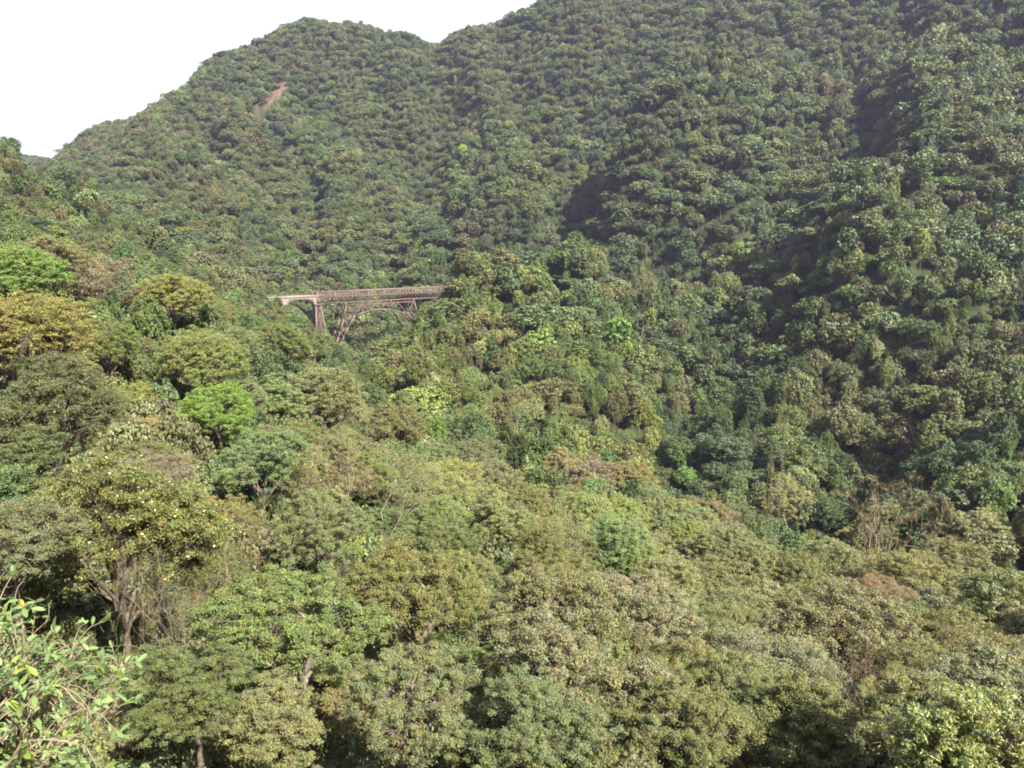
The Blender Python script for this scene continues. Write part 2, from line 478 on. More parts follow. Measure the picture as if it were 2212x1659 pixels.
def leaves(c, nrm, rng, L, W, fold=0.15, jl=0.35):
    """one folded quad per leaf"""
    n_ = len(c)
    t = norm(np.cross(nrm, rng.normal(size=(n_, 3))))
    b = np.cross(nrm, t)
    l_ = (L * (1 + jl * rng.uniform(-1, 1, n_)))[:, None]; w_ = l_ * (W / L)
    v0 = c - t * l_ * .5
    v1 = c + b * w_ * .5 + nrm * w_ * fold
    v2 = c + t * l_ * .5 - nrm * l_ * .12
    v3 = c - b * w_ * .5 + nrm * w_ * fold
    Vv = np.stack([v0, v1, v2, v3], 1).reshape(-1, 3)
    Qq = np.arange(n_ * 4).reshape(-1, 4)
    return Vv, Qq

def leaves6(c, nrm, rng, L, W, fold=0.18):
    """pointed leaf of two folded halves"""
    n_ = len(c)
    t = norm(np.cross(nrm, rng.normal(size=(n_, 3)))); b = np.cross(nrm, t)
    l_ = (L * rng.uniform(.6, 1.3, n_))[:, None]; w_ = l_ * (W / L)
    P = lambda s_, q, f: c + t * l_ * s_ + b * w_ * q + nrm * w_ * f - nrm * l_ * .22 * (s_ + .5) ** 2
    Vv = np.stack([P(-.5, 0, 0), P(-.18, .46, fold), P(.2, .36, fold), P(.52, 0, 0), P(.2, -.36, fold), P(-.18, -.46, fold)], 1).reshape(-1, 3)
    k = np.arange(n_)[:, None] * 6
    Qq = np.stack([k + (0, 1, 2, 3), k + (0, 3, 4, 5)], 1).reshape(-1, 4)
    return Vv, Qq

def leaf_tint(n_, rng, var=0.3, dry=0.01, clump=None):
    """multiplier rgb, alpha 1 = normal leaf, lower = yellowed leaf"""
    v = 1 + var * rng.normal(size=n_).clip(-2, 2)
    if clump is not None: v = v * clump
    hue = rng.normal(size=n_) * 0.10
    col = np.stack([v * (1 + hue), v, v * (1 - hue * .6), np.ones(n_)], -1).clip(0.2, 2.4)
    col[rng.rand(n_) < dry, 3] = 0.15
    return np.repeat(col, 4, axis=0)

def lobes_for(rng, shape, R, H):
    """list of (centre, radius) that make the crown's billows; crown centre at z = 0.66 H"""
    cz = 0.66 * H
    L = []
    if shape == 'spread':
        k = rng.randint(11, 15)
        for i in range(k):
            a = i * 2.4 + rng.uniform(-.4, .4); rr = R * math.sqrt((i + .6) / k) * 0.80
            L.append(((rr * cos(a), rr * sin(a), cz + 0.22 * H * (1 - (rr / R) ** 2) + rng.uniform(-.18, .10) * H), R * rng.uniform(.20, .46)))
    elif shape == 'round':
        k = rng.randint(15, 20)
        for i in range(k):
            zz = 1 - (i + .5) / k * 1.45
            a = i * 2.4 + rng.uniform(-.4, .4); q = math.sqrt(max(0, 1 - zz * zz))
            L.append(((R * .66 * q * cos(a), R * .66 * q * sin(a), cz + zz * 0.24 * H), R * rng.uniform(.30, .44)))
    elif shape == 'tall':
        k = rng.randint(14, 18)
        for i in range(k):
            zz = 1 - (i + .5) / k * 1.8
            a = i * 2.4 + rng.uniform(-.4, .4); q = math.sqrt(max(0.02, 1 - zz * zz))
            L.append(((R * .50 * q * cos(a), R * .50 * q * sin(a), cz + zz * 0.30 * H), R * rng.uniform(.30, .42)))
    else:   # 'tiers' - separated flat layers with gaps between
        k = rng.randint(12, 16)
        for i in range(k):
            a = rng.uniform(0, 2 * pi); t = i / (k - 1)
            rr = R * (0.85 - 0.55 * t) * rng.uniform(.5, 1)
            L.append(((rr * cos(a), rr * sin(a), cz - 0.18 * H + 0.46 * H * t + rng.uniform(-.03, .03) * H), R * rng.uniform(.25, .38)))
    return L

ARR = {}
def near_tree(seed, shape, R=5.0, H=10.0, nleaf=42000, leaf=0.16, wratio=0.5, clump_r=0.55, dry=0.008, flat=0.55, bark=None, leafmat=None, fill=1.0, flecks=0.0):
    """trunk mesh and crown mesh of a tree whose foot is at the origin"""
    rng = np.random.RandomState(seed)
    lob = lobes_for(rng, shape, R, H)
    tr = Acc()
    fork = np.array([rng.uniform(-.3, .3), rng.uniform(-.3, .3), H * rng.uniform(.24, .34)])
    P = bend((0, 0, -1.0), fork, rng, 0.03, 6)
    P = np.vstack([[P[0] + (.3, .2, -16)], P])
    tr.add(*tube(P, np.linspace(0.34, 0.20, 7) * (R / 5), 7))
    cl_c, cl_l = [], []
    for (c, r) in lob:
        c = np.array(c)
        # limb from the trunk into the lobe
        st = fork + (0, 0, rng.uniform(-.02, .12) * H)
        P = bend(st, c, rng, 0.10, 6, 0.06)
        tr.add(*tube(P, np.linspace(0.13, 0.045, 6) * (R / 5), 5))
        nc = max(10, int(46 * (r / (0.34 * R)) ** 2 * fill))
        dirs = norm(rng.normal(size=(nc, 3)) + (0, 0, 0.45) + norm(c - fork) * 0.5)
        cc = c + dirs * r * (rng.uniform(.2, 1.0, (nc, 1)) ** .5 * 1.22) * (1, 1, 0.80) + rng.normal(size=(nc, 3)) * .10 * r
        for q in cc:
            s0 = P[rng.randint(3, 6)]
            tr.add(*tube(bend(s0, q, rng, 0.10, 4, 0.05), np.linspace(0.03, 0.008, 4) * (R / 5), 3))
            cl_c.append(q); cl_l.append(dirs[len(cl_l) % nc])
    cl_c = np.array(cl_c); cl_l = np.array(cl_l)
    m = len(cl_c)
    per = max(30, nleaf // m)
    csz = clump_r * rng.uniform(.7, 1.35, m)
    idx = np.repeat(np.arange(m), per)
    idx = np.concatenate([idx, rng.randint(0, m, len(idx) // 6)])
    d = norm(rng.normal(size=(len(idx), 3)) + (0, 0, 0.25))
    rad = rng.uniform(0.1, 1.0, len(idx)) ** 0.5
    rad[m * per:] *= rng.uniform(1.2, 2.4, len(idx) - m * per)
    pos = cl_c[idx] + d * (rad * csz[idx])[:, None] * (1, 1, flat)
    pos[:, 2] += -0.18 * rad ** 2 * csz[idx]
    nr = norm(d * 0.45 + (0, 0, 0.65) + rng.normal(size=d.shape) * 0.6)
    Vv, Qq = leaves(pos, nr, rng, leaf, leaf * wratio) if leaf < .17 else leaves6(pos, nr, rng, leaf, leaf * wratio)
    ct = rng.uniform(.86, 1.14, m)[idx]
    tn = leaf_tint(len(idx), rng, 0.17, dry * .6, ct)
    hv = 1 + rng.normal(size=(m, 3)) * (.06, .02, .08)
    tn[:, :3] *= np.repeat(hv[idx], 4, axis=0)
    if leaf >= .17: tn = np.repeat(tn[::4], 6, axis=0)
    if flecks:      # white glints of glossy leaves, painted into the leaf tint
        fl = np.repeat(rng.rand(len(idx)) < flecks, 4)
        tn[fl] = (7.0, 5.0, 11.0, 1.0)
    crown = mesh_np('crown', Vv, Qq, None, tn, [leafmat or M_LEAF])
    trunk = tr.mesh('trunk', [bark or M_BARK])
    ARR[crown.name] = (Vv, Qq, tn, np.vstack(tr.V), np.vstack(tr.Q), bark or M_BARK)
    return trunk, crown

def far_tree(name, seed, shape, R=5.0, H=10.0, nface=2600, face=0.6, mat=None):
    rng = np.random.RandomState(seed)
    lob = lobes_for(rng, shape, R, H)
    cs = np.array([c for c, r in lob]); rs_ = np.array([r for c, r in lob])
    # each billow is made of many ragged sprays
    per_l = np.maximum(6, (22 * (rs_ / (.34 * R)) ** 2).astype(int))
    li = np.repeat(np.arange(len(lob)), per_l)
    sdir = norm(rng.normal(size=(len(li), 3)) + (0, 0, .35))
    sc_ = cs[li] + sdir * rs_[li, None] * rng.uniform(.55, 1.08, (len(li), 1)) * (1, 1, .85)
    sr_ = rs_[li] * rng.uniform(.22, .42, len(li))
    si = rng.choice(len(li), nface, p=sr_ ** 2 / (sr_ ** 2).sum())
    idx = li[si]
    d = norm(rng.normal(size=(nface, 3)) + sdir[si] * .7 + (0, 0, 0.25))
    pos = sc_[si] + d * (sr_[si] * rng.uniform(.6, 1.15, nface))[:, None] * (1, 1, .75)
    dist = np.linalg.norm(pos[:, None] - cs[None], axis=2) / rs_[None]
    keep = ((dist < 0.60).sum(1) == 0) | (rng.rand(nface) < .10)
    pos, d, idx = pos[keep], d[keep], idx[keep]
    nr = norm(d * 0.9 + (0, 0, 0.35) + rng.normal(size=d.shape) * 0.55)
    Vv, Qq = leaves(pos, nr, rng, face, face * 0.8, 0.2)
    tn = leaf_tint(len(pos), rng, 0.20, 0.0, rng.uniform(.82, 1.18, len(lob))[idx])
    a = Acc(); a.add(Vv, Qq)
    nl = a.n
    P = bend((0, 0, -2.5), (0, 0, .62 * H), rng, 0.03, 4)
    a.add(*tube(P, np.linspace(.2, .1, 4), 4))
    for c, r in lob[::2]:
        a.add(*tube(bend(P[2], c, rng, .08, 3), (.09, .06, .03), 3))
    tn = np.vstack([tn, np.tile([1.0, 1, 1, 1], (a.n - nl, 1))])
    me = mesh_np(name, np.vstack(a.V), np.vstack(a.Q), None, tn, [mat or M_FOREST, M_BARK])
    mi = np.zeros(len(me.polygons), dtype=np.int32); mi[len(pos):] = 1
    me.polygons.foreach_set('material_index', mi)
    return me

def bare_tree(seed, H=7.0, spread=0.5, levels=5, r0=0.14, mat=None, leafy=0, splits=(3, 3, 3, 3, 3), leafsize=.12):
    rng = np.random.RandomState(seed)
    tr = Acc(); tips = []
    def grow(p, d, L, r, lev):
        e = p + d * L
        k = 4 if lev < 3 else 3
        P = bend(p, e, rng, 0.07, k)
        tr.add(*tube(P, np.linspace(r, r * 0.62, k), 5 if lev < 2 else 3))
        if lev >= levels:
            tips.append(e); return
        for i in range(splits[min(lev, len(splits) - 1)]):
            nd = norm(d * 0.9 + rng.normal(size=3) * spread + np.array([0, 0, 0.12]))
            grow(P[-1] if i else e, nd, L * rng.uniform(.58, .85), r * 0.58, lev + 1)
    p0 = np.array([0, 0, -4.0])
    grow(p0, np.array([0, 0, 1.0]), H * .30 + 4.0, r0, 0)
    tm = tr.mesh('trunk', [mat or M_PINKBARK])
    tips = np.array(tips)
    # fine dry twig sprays at the tips
    n_ = len(tips) * 14
    idx = np.repeat(np.arange(len(tips)), 14)
    d = norm(rng.normal(size=(n_, 3)) + (0, 0, .5))
    c = tips[idx] + d * .28
    side = norm(np.cross(d, rng.normal(size=(n_, 3)))) * 0.012
    Vv = np.stack([c - d * .3 - side, c - d * .3 + side, c + d * .3 + side * .5, c + d * .3 - side * .5], 1).reshape(-1, 3)
    a = Acc(); a.add(Vv, np.arange(n_ * 4).reshape(-1, 4))
    if leafy:
        n2 = len(tips) * leafy
        idx = np.repeat(np.arange(len(tips)), leafy)
        dd = norm(rng.normal(size=(n2, 3)))
        V2, Q2 = leaves(tips[idx] + dd * rng.uniform(.05, .45, (n2, 1)), norm(dd + (0, 0, .6)), rng, leafsize, leafsize * .5)
        a.add(V2, Q2)
    tn = leaf_tint(a.n // 4, rng, .25, .05 if leafy else 0)
    cm = a.mesh('crown', [M_LEAF], tn, smooth=False)
    return tm, cm

# ------------------------------------------------------------------ tree stock
KINDS = {}
KINDS['spread'] = [near_tree(11 + i, 'spread', nleaf=80000, leaf=0.13, clump_r=.36, bark=[M_BARK, M_PALEBARK, M_PALEBARK][i]) for i in range(3)]
KINDS['round'] = [near_tree(31 + i, 'round', nleaf=75000, leaf=0.15, clump_r=.36, bark=M_PALEBARK) for i in range(3)]
KINDS['tiers'] = [near_tree(51 + i, 'tiers', nleaf=60000, leaf=0.15, clump_r=.42, flat=.40) for i in range(2)]
KINDS['tall'] = [near_tree(71 + i, 'tall', nleaf=60000, leaf=0.15, clump_r=.34) for i in range(2)]
KINDS['bigleaf'] = [near_tree(91 + i, 'round', nleaf=34000, leaf=0.22, wratio=.42, clump_r=.38, leafmat=M_LEAF_BIG, dry=.02) for i in range(2)]
KINDS['airy'] = [near_tree(111 + i, 'spread', nleaf=30000, leaf=0.13, clump_r=.42, bark=M_PALEBARK, dry=.03) for i in range(2)]
KINDS['flecked'] = [near_tree(121, 'spread', nleaf=85000, leaf=0.13, clump_r=.40, flecks=.012)]
KINDS['bare'] = [bare_tree(131 + i, 8.0, .48, 5, .13, M_PINKBARK) for i in range(2)]
KINDS['twiggy'] = [bare_tree(151 + i, 8.0, .5, 5, .13, M_PALEBARK, leafy=10) for i in range(2)]

# palette: name -> (leaf colour, word for the label)
PAL = {
 'vivid':   ((0.125, 0.190, 0.036), 'bright green'),
 'olive': ((0.135, 0.140, 0.050), 'olive'),
 'grey': ((0.140, 0.150, 0.076), 'grey-green'),
 'dark': ((0.075, 0.095, 0.036), 'dark green'),
 'mid': ((0.108, 0.135, 0.044), 'mid green'),
 'blue':    ((0.112, 0.132, 0.066), 'bluish green'),
 'bright': ((0.130, 0.170, 0.044), 'bright green'),
 'yellow': ((0.165, 0.180, 0.052), 'yellow-green'),
 'gold': ((0.190, 0.170, 0.060), 'golden'),
 'brown': ((0.140, 0.125, 0.064), 'brownish olive'),
 'rust': ((0.180, 0.125, 0.062), 'rusty orange'),
 'pink': ((0.165, 0.135, 0.098), 'pinkish brown'),
 'pale':    ((0.170, 0.175, 0.100), 'pale grey-green'),
}
ADJ = {'spread': 'spreading', 'round': 'round-topped', 'tiers': 'layered', 'tall': 'tall narrow', 'bigleaf': 'big-leaved',
       'airy': 'thin-crowned', 'flecked': 'white-flecked', 'bare': 'leafless', 'twiggy': 'twiggy'}
NAME = {'spread': 'spreading_tree', 'round': 'round_crowned_tree', 'tiers': 'layered_tree', 'tall': 'narrow_tree', 'bigleaf': 'large_leaved_tree',
        'airy': 'thin_crowned_tree', 'flecked': 'glint_flecked_tree', 'bare': 'bare_tree', 'twiggy': 'twiggy_tree'}

rngT = np.random.RandomState(2024)
near_xy = []
used_labels = {}
SLOPE_GROUP = 'trees on the near slope'
def place_tree(kind, x, y, gz, R, top, colname, label, variant=None, group=SLOPE_GROUP, name=None, jitter=0.12):
    k = KINDS[kind]
    tm, cm = k[(rngT.randint(len(k)) if variant is None else variant % len(k))]
    root = empty(name or NAME[kind], (x, y, gz), rngT.uniform(0, 2 * pi))
    # 'top' is the height of the crown top above the ground; the crown keeps its proportions and the trunk makes up the rest
    sz = R / 5.0 * rngT.uniform(.9, 1.15)
    if kind == 'tall': sz *= 1.35
    if kind in ('bare', 'twiggy'): sz = min(max(sz * 1.1, top / 14.0), top / 9.0)
    root.scale = (R / 5.0, R / 5.0, sz)
    lift = (top - 10.0 * sz) / sz
    if kind in ('bare', 'twiggy'): lift = max(0.0, (top - 9.0 * sz) / sz) * .5
    t = bpy.data.objects.new('trunk', tm); link(t, root); t.location = (0, 0, lift)
    c = bpy.data.objects.new('crown', cm); link(c, root); c.location = (0, 0, lift)
    col = np.array(PAL[colname][0]) * (.80 if jitter < .05 and colname != 'vivid' else .98 if colname == 'vivid' else .60) + np.array([.145, .148, .060]) * (.20 if jitter < .05 and colname != 'vivid' else .02 if colname == 'vivid' else .42); col = col * (1 + rngT.normal() * jitter) * (1 + rngT.normal(size=3) * 0.06)
    c.color = (*(col * (1.03, 1.03, .92)).clip(0.01, 1), 1)
    tag(root, label, 'tree', group)
    near_xy.append((x, y, R))
    return root

# hero trees read off the photo: (u, v of crown middle, range, crown radius m, kind, colour, label)
HEROES = [
 (476, 940, 72, 3.5, 'round', 'vivid', 'vivid bright green bushy tree on the left slope, the brightest in the picture'),
 (375, 640, 100, 4.6, 'round', 'yellow', 'tall yellow-green tree standing at the crest left of the railway viaduct'),
 (60, 715, 62, 4.2, 'round', 'yellow', 'sunlit lime tree at the left edge below the hill crest'),
 (40, 590, 95, 5.0, 'round', 'bright', 'light green tree at the left edge on top of the near slope'),
 (180, 610, 108, 6.2, 'airy', 'pink', 'wide pinkish brown dry-topped tree on the crest of the left slope'),
 (235, 735, 82, 3.0, 'round', 'bright', 'small fresh green tree in the middle of the left slope under the crest'),
 (400, 780, 90, 5.5, 'spread', 'mid', 'dome of dull green crown with a dark hollow beneath, left slope'),
 (520, 860, 84, 3.6, 'tiers', 'grey', 'pale grey-green layered tree just above the vivid bright green one'),
 (695, 850, 100, 6.0, 'round', 'grey', 'large pale grey-green dome where the left slope drops below the bridge'),
 (600, 740, 118, 5.0, 'round', 'mid', 'mid green tree at the edge of the slope under the viaduct'),
 (620, 960, 84, 4.6, 'round', 'mid', 'fresh green round tree right of the vivid bright green one'),
 (740, 970, 88, 3.8, 'round', 'olive', 'olive-lime tree below the big pale grey dome'),
 (850, 910, 112, 4.6, 'round', 'olive', 'olive tree at the slope edge above the dark ravine, mid picture'),
 (100, 900, 46, 4.8, 'spread', 'dark', 'dark green wide-crowned tree on the left edge above the white-flecked one'),
 (60, 1010, 40, 3.0, 'tiers', 'dark', 'dark tree with black trunk showing in the shade at the left edge'),
 (250, 1150, 34, 4.8, 'flecked', 'mid', 'broad dull green tree flecked with painted white leaf glints at lower left'),
 (20, 1180, 30, 3.2, 'spread', 'blue', 'dark bluish tree at the left edge above the foreground bush'),
 (560, 1000, 62, 4.0, 'spread', 'blue', 'bluish green spreading tree below the vivid bright green one'),
 (640, 1010, 72, 3.2, 'airy', 'rust', 'orange-rust flushed tree on the middle of the left slope'),
 (330, 1040, 56, 3.6, 'airy', 'pale', 'pale thin-leaved tree left of centre among dry twigs'),
 (245, 1030, 60, 2.0, 'round', 'gold', 'small golden-yellow tree on the left slope'),
 (480, 1130, 46, 2.6, 'airy', 'gold', 'scrubby yellow-tinged small tree above the wide foreground crowns'),
 (700, 1140, 50, 3.8, 'spread', 'blue', 'bluish green spreading tree left of the picture centre'),
 (790, 1060, 78, 3.2, 'round', 'yellow', 'low rounded olive-yellow bush-like tree beside a pinkish dry one'),
 (820, 1025, 86, 3.2, 'bare', 'pink', 'leafless pinkish brown tree top among green crowns, mid left'),
 (930, 1010, 100, 5.0, 'round', 'grey', 'grey-green dome right of the olive-lime trees, mid picture'),
 (1050, 1040, 96, 5.0, 'round', 'grey', 'pale grey-green fluffy crown on the slope in the picture centre'),
 (1080, 1130, 80, 4.5, 'round', 'dark', 'dark-topped round tree in the centre of the near slope'),
 (1280, 1040, 118, 6.2, 'round', 'pink', 'rounded pinkish green dome at the slope edge, right of centre'),
 (1230, 1120, 100, 3.6, 'round', 'dark', 'dark green tree just below the pinkish dome'),
 (1330, 1115, 100, 4.4, 'round', 'yellow', 'yellow-green crown at the slope edge facing the right-hand ravine'),
 (1480, 1125, 112, 5.2, 'round', 'yellow', 'yellowish tree at the slope edge, second of the bright ones right of centre'),
 (1560, 1170, 104, 4.4, 'round', 'pale', 'pale fluffy tree behind the yellowish slope-edge trees'),
 (1520, 1200, 94, 2.8, 'round', 'dark', 'small dark green tree sunk between pale crowns, right of centre'),
 (1590, 1185, 100, 2.4, 'round', 'bright', 'small light green crown beside the sunken dark one, right side'),
 (1400, 1210, 80, 5.0, 'round', 'grey', 'grey-green billowing crown in the middle of the right foreground slope'),
 (1500, 1290, 68, 5.2, 'round', 'brown', 'tawny billowing crown in the middle of the right foreground slope'),
 (1590, 1340, 60, 4.4, 'round', 'grey', 'pale olive crown left of the big brown tree'),
 (1700, 1240, 88, 4.6, 'round', 'mid', 'mid green crown above the big brown tree'),
 (1900, 1215, 98, 5.4, 'bare', 'pink', 'leafless pinkish grey tree spread along the slope edge on the right'),
 (1980, 1270, 84, 5.6, 'round', 'olive', 'olive dome right of the big brown tree'),
 (2060, 1230, 100, 5.0, 'spread', 'olive', 'dull olive flat-topped tree at the slope edge, far right'),
 (1830, 1385, 52, 6.2, 'round', 'brown', 'big brown-olive domed tree in the lower right'),
 (1990, 1370, 64, 4.2, 'round', 'mid', 'mid green tree just right of the big brown dome'),
 (1900, 1290, 70, 3.0, 'airy', 'rust', 'small rust-orange tree top behind the big brown dome'),
 (2060, 1400, 58, 4.6, 'spread', 'olive', 'olive spreading tree toward the right edge'),
 (2180, 1330, 66, 4.8, 'spread', 'grey', 'grey-green spreading tree at the right edge'),
 (2150, 1450, 44, 4.4, 'airy', 'olive', 'thin olive tree with bare leaning branches at the right edge'),
 (1900, 1545, 34, 1.9, 'bare', 'pink', 'small leafless pinkish shrub-like tree near the lower right corner'),
 (2130, 1620, 19, 2.4, 'bigleaf', 'yellow', 'large-leaved glossy yellow-green tree in the lower right corner'),
 (1690, 1450, 44, 4.4, 'airy', 'pale', 'pale brownish thin-crowned tree left of the pink shrub, lower right'),
 (1560, 1500, 34, 3.4, 'spread', 'grey', 'grey-green tree with pale forked limbs, bottom right of centre'),
 (1720, 1590, 26, 3.2, 'spread', 'olive', 'olive tree at the bottom edge left of the pink shrub'),
 (1380, 1330, 44, 4.6, 'spread', 'pale', 'wide pale crown in the foreground, right of centre'),
 (1180, 1370, 30, 4.2, 'spread', 'grey', 'wide grey-green crown in the foreground at the picture centre'),
 (900, 1290, 38, 4.2, 'spread', 'olive', 'olive crown with dark curved trunks showing, centre left foreground'),
 (640, 1370, 28, 4.0, 'spread', 'mid', 'dull green wide crown in the foreground, left of centre'),
 (420, 1330, 32, 2.6, 'twiggy', 'brown', 'brown twiggy half-bare tree behind the foreground bush'),
 (560, 1200, 46, 3.2, 'twiggy', 'olive', 'thin twiggy tree with reddish twigs, left of centre'),
 (740, 1200, 52, 2.8, 'twiggy', 'pink', 'dry pinkish twiggy tree, left of centre'),
 (960, 1180, 62, 3.8, 'round', 'dark', 'dark round-topped tree above the centre foreground crowns'),
 (1180, 1230, 56, 3.6, 'spread', 'olive', 'olive crown just above the centre foreground crowns'),
 (600, 1560, 20, 2.1, 'tiers', 'grey', 'small pale layered tree over dark shade at the bottom, left of centre'),
 (900, 1530, 22, 2.8, 'spread', 'grey', 'spreading grey-green tree at the bottom left of centre'),
 (1180, 1600, 20, 2.6, 'spread', 'blue', 'shaded bluish green tree at the bottom centre'),
 (1440, 1600, 22, 2.8, 'spread', 'mid', 'spreading green tree at the bottom, right of centre'),
 (420, 1490, 22, 2.2, 'spread', 'dark', 'dark shaded tree just right of the foreground bush'),
 (1960, 1470, 48, 3.6, 'round', 'olive', 'olive tree between the big brown dome and the pink shrub'),
]
for (u, v, d, R, kind, colr, lab) in HEROES:
    R *= .80 if d < 62 else .92
    x, y, z = at(u, v, d)
    g = float(ground(np.array([x]), np.array([y]))[0])
    top = max(z - g + 2.6 * R / 5.0, 2.5) + (2.6 if colr == 'vivid' else 0)
    place_tree(kind, x, y, g, R, top, colr, lab, jitter=0.04)

# ------------------------------------------------------------------ fill: near individuals, then the forest
def in_bridge_zone(x, y): return np.zeros(x.shape, bool)
BL = np.array(at(688, 657, 420)); BR = np.array(at(955, 643, 446))
def bridge_clear(x, y):
    """keep a corridor free under and just in front of the bridge and the track"""
    poly = [np.array(at(430, 640, 425)[:2]), np.array(at(600, 655, 418)[:2]), BL[:2], BR[:2] + (BR[:2] - BL[:2]) * 0.05]
    return _segdist(x, y, poly)

cand = []
rg = np.random.RandomState(99)
def jitter_grid(r0, r1, cell, azmax):
    xs = np.arange(-r1, r1, cell); ys = np.arange(0, r1, cell * .87)
    X, Y = np.meshgrid(xs, ys)
    X = X + (np.arange(len(ys)) % 2)[:, None] * cell * .5
    X = X + rg.uniform(-.42, .42, X.shape) * cell; Y = Y + rg.uniform(-.42, .42, X.shape) * cell
    X, Y = X.ravel(), Y.ravel()
    d = np.hypot(X, Y); a = np.abs(np.arctan2(X, Y))
    k = (d >= r0) & (d < r1) & (a < azmax)
    return X[k], Y[k]
parts = []
for r0, r1, cell, azm in ((21, 60, 3.4, 0.80), (60, 150, 4.3, 0.74), (150, 420, 6.7, 0.74), (420, 1300, 7.6, 0.72), (1300, 1800, 12, 0.72)):
    X, Y = jitter_grid(r0, r1, cell, azm)
    Rr = cell * 0.56 * np.exp(rg.normal(size=X.shape) * 0.30)
    parts.append(np.stack([X, Y, Rr], -1))
for r0, r1, cell, azm in ((150, 420, 6.2, 0.74), (420, 900, 7.2, 0.72)):
    Xb, Yb = jitter_grid(r0, r1, cell, azm)
    kb = rg.rand(len(Xb)) < .45
    parts.append(np.stack([Xb[kb], Yb[kb], cell * rg.uniform(.26, .44, kb.sum())], -1))
A = np.vstack(parts)
X, Y, Rr = A.T
D = np.hypot(X, Y)
Rr = Rr * np.where(D > 150, .72 + .56 * vnoise(X / 50, Y / 50, 21), 1.0) * np.where((D > 150) & (D < 700) & (X > -40) & (rg.rand(len(X)) < .04), 1.45, 1.0)
Rr = np.where((X < -55) & (D > 170) & (D < 480), Rr * .78, Rr)
# drop those inside hero crowns
hx = np.array(near_xy)
nearm = D < 160
keep = np.ones(len(X), bool)
for (a, b, r) in hx:
    keep &= ~(nearm & (np.hypot(X - a, Y - b) < 0.72 * r + 0.35 * Rr))
HOLLOWS = [(at(u, v, d)[:2], r) for u, v, d, r in ((400,1540,21,2.4),(470,1600,18,2.0),(930,1580,23,1.6),(1120,1480,27,1.3),(70,1010,41,3.2),(1760,1500,38,1.8),(1480,1420,42,1.8),(360,790,88,2.5),(1230,1100,99,2.5))]
for (hc, hr) in HOLLOWS: keep &= np.hypot(X - hc[0], Y - hc[1]) > hr + .5 * Rr
keep &= ~(scar_amt(X, Y) > 0.25)
for k_ in (4, 8, 12):      # the slip stripped the trees just below it too
    keep &= ~(scar_amt(X + X / D * k_, Y + Y / D * k_) > .35)
keep &= bridge_clear(X, Y) > np.where(X > BR[0] - 24, 3.0, 5.0)
vx, vy, _v = at(476, 950, 72)
keep &= ~((np.abs(np.arctan2(X, Y) - math.atan2(vx, vy)) < .062) & (D > 46) & (D < 74))
X, Y, Rr, D = X[keep], Y[keep], Rr[keep], D[keep]
Z = ground(X, Y)
HS = (1.0 + rg.normal(size=X.shape) * np.where((D > 800) | ((X < -55) & (D > 150)), .13, .32)).clip(.45, 1.7) * np.where(D < 60, 0.72, np.where(D < 150, .86, 1.0)) * (Rr / (Rr.mean())) ** 0.35
HS = np.where((X < -55) & (D > 150), np.minimum(HS, 1.05), HS)
# trees whose tops would cover the bridge in the line of sight stay low
print('candidates', len(X))

# visibility of near candidates
px = np.full(len(X), -1e4); py = np.full(len(X), -1e4)
zc = Z + 7.5 * HS
f_ = Y * CP - zc * SP
ok = f_ > 1
px[ok] = 1106 + F * X[ok] / f_[ok]; py[ok] = 829.5 - F * (Y[ok] * SP + zc[ok] * CP) / f_[ok]
inframe = (px > -40) & (px < 2252) & (py > -20) & (py < 1720)

# keep the bridge in view: lower / remove crowns in front of it
bx0, bx1 = 570, 964
topv = 829.5 - F * (Y * SP + (Z + 10.0 * HS) * CP) / np.maximum(Y * CP - (Z + 10 * HS) * SP, 1)
def clear_row(u):      # photo row above which nothing nearer may rise
    return np.interp(u, [560, 590, 640, 680, 700, 720, 738, 745, 760, 800, 860, 893, 930, 957, 966], [655, 660, 664, 712, 722, 738, 750, 742, 730, 730, 730, 694, 652, 646, 600])
halfw = Rr / D * F
infront = (D < 419 + (px - 688) * 0.09) & (px + halfw > bx0) & (px - halfw < bx1)
lim = np.maximum(clear_row(px), np.maximum(clear_row(px - halfw * .6), clear_row(px + halfw * .6)))
bad = infront & (topv < lim)
# shrink where possible
zt = np.where(bad, 0, 0)
keep = ~bad
for i in np.where(bad)[0]:
    # height at which the crown top meets the limiting row
    xx, yy, zz = at(px[i], lim[i], D[i])
    h = (zz - Z[i]) / 10.0
    if h > 0.10:
        HS[i] = min(HS[i], max(h, .2)); Rr[i] = min(Rr[i], 1.2 + 5 * h); keep[i] = True
X, Y, Z, Rr, D, HS, px, py, inframe = [q[keep] for q in (X, Y, Z, Rr, D, HS, px, py, inframe)]
zc = Z + 7.5 * HS

near_i = np.where((D < 230) & inframe)[0]
hid = canopy_line_blocked(X[near_i], Y[near_i], zc[near_i] + 1.0)
vis_i = near_i[~hid]
order = vis_i[np.argsort(-(Rr[vis_i] / D[vis_i]))]
n_ind = max(0, 296 - len(HEROES))
indiv = order[:n_ind]
print('heroes', len(HEROES), 'visible near', len(vis_i), 'individual', len(indiv), 'max range', D[indiv].max() if len(indiv) else 0)

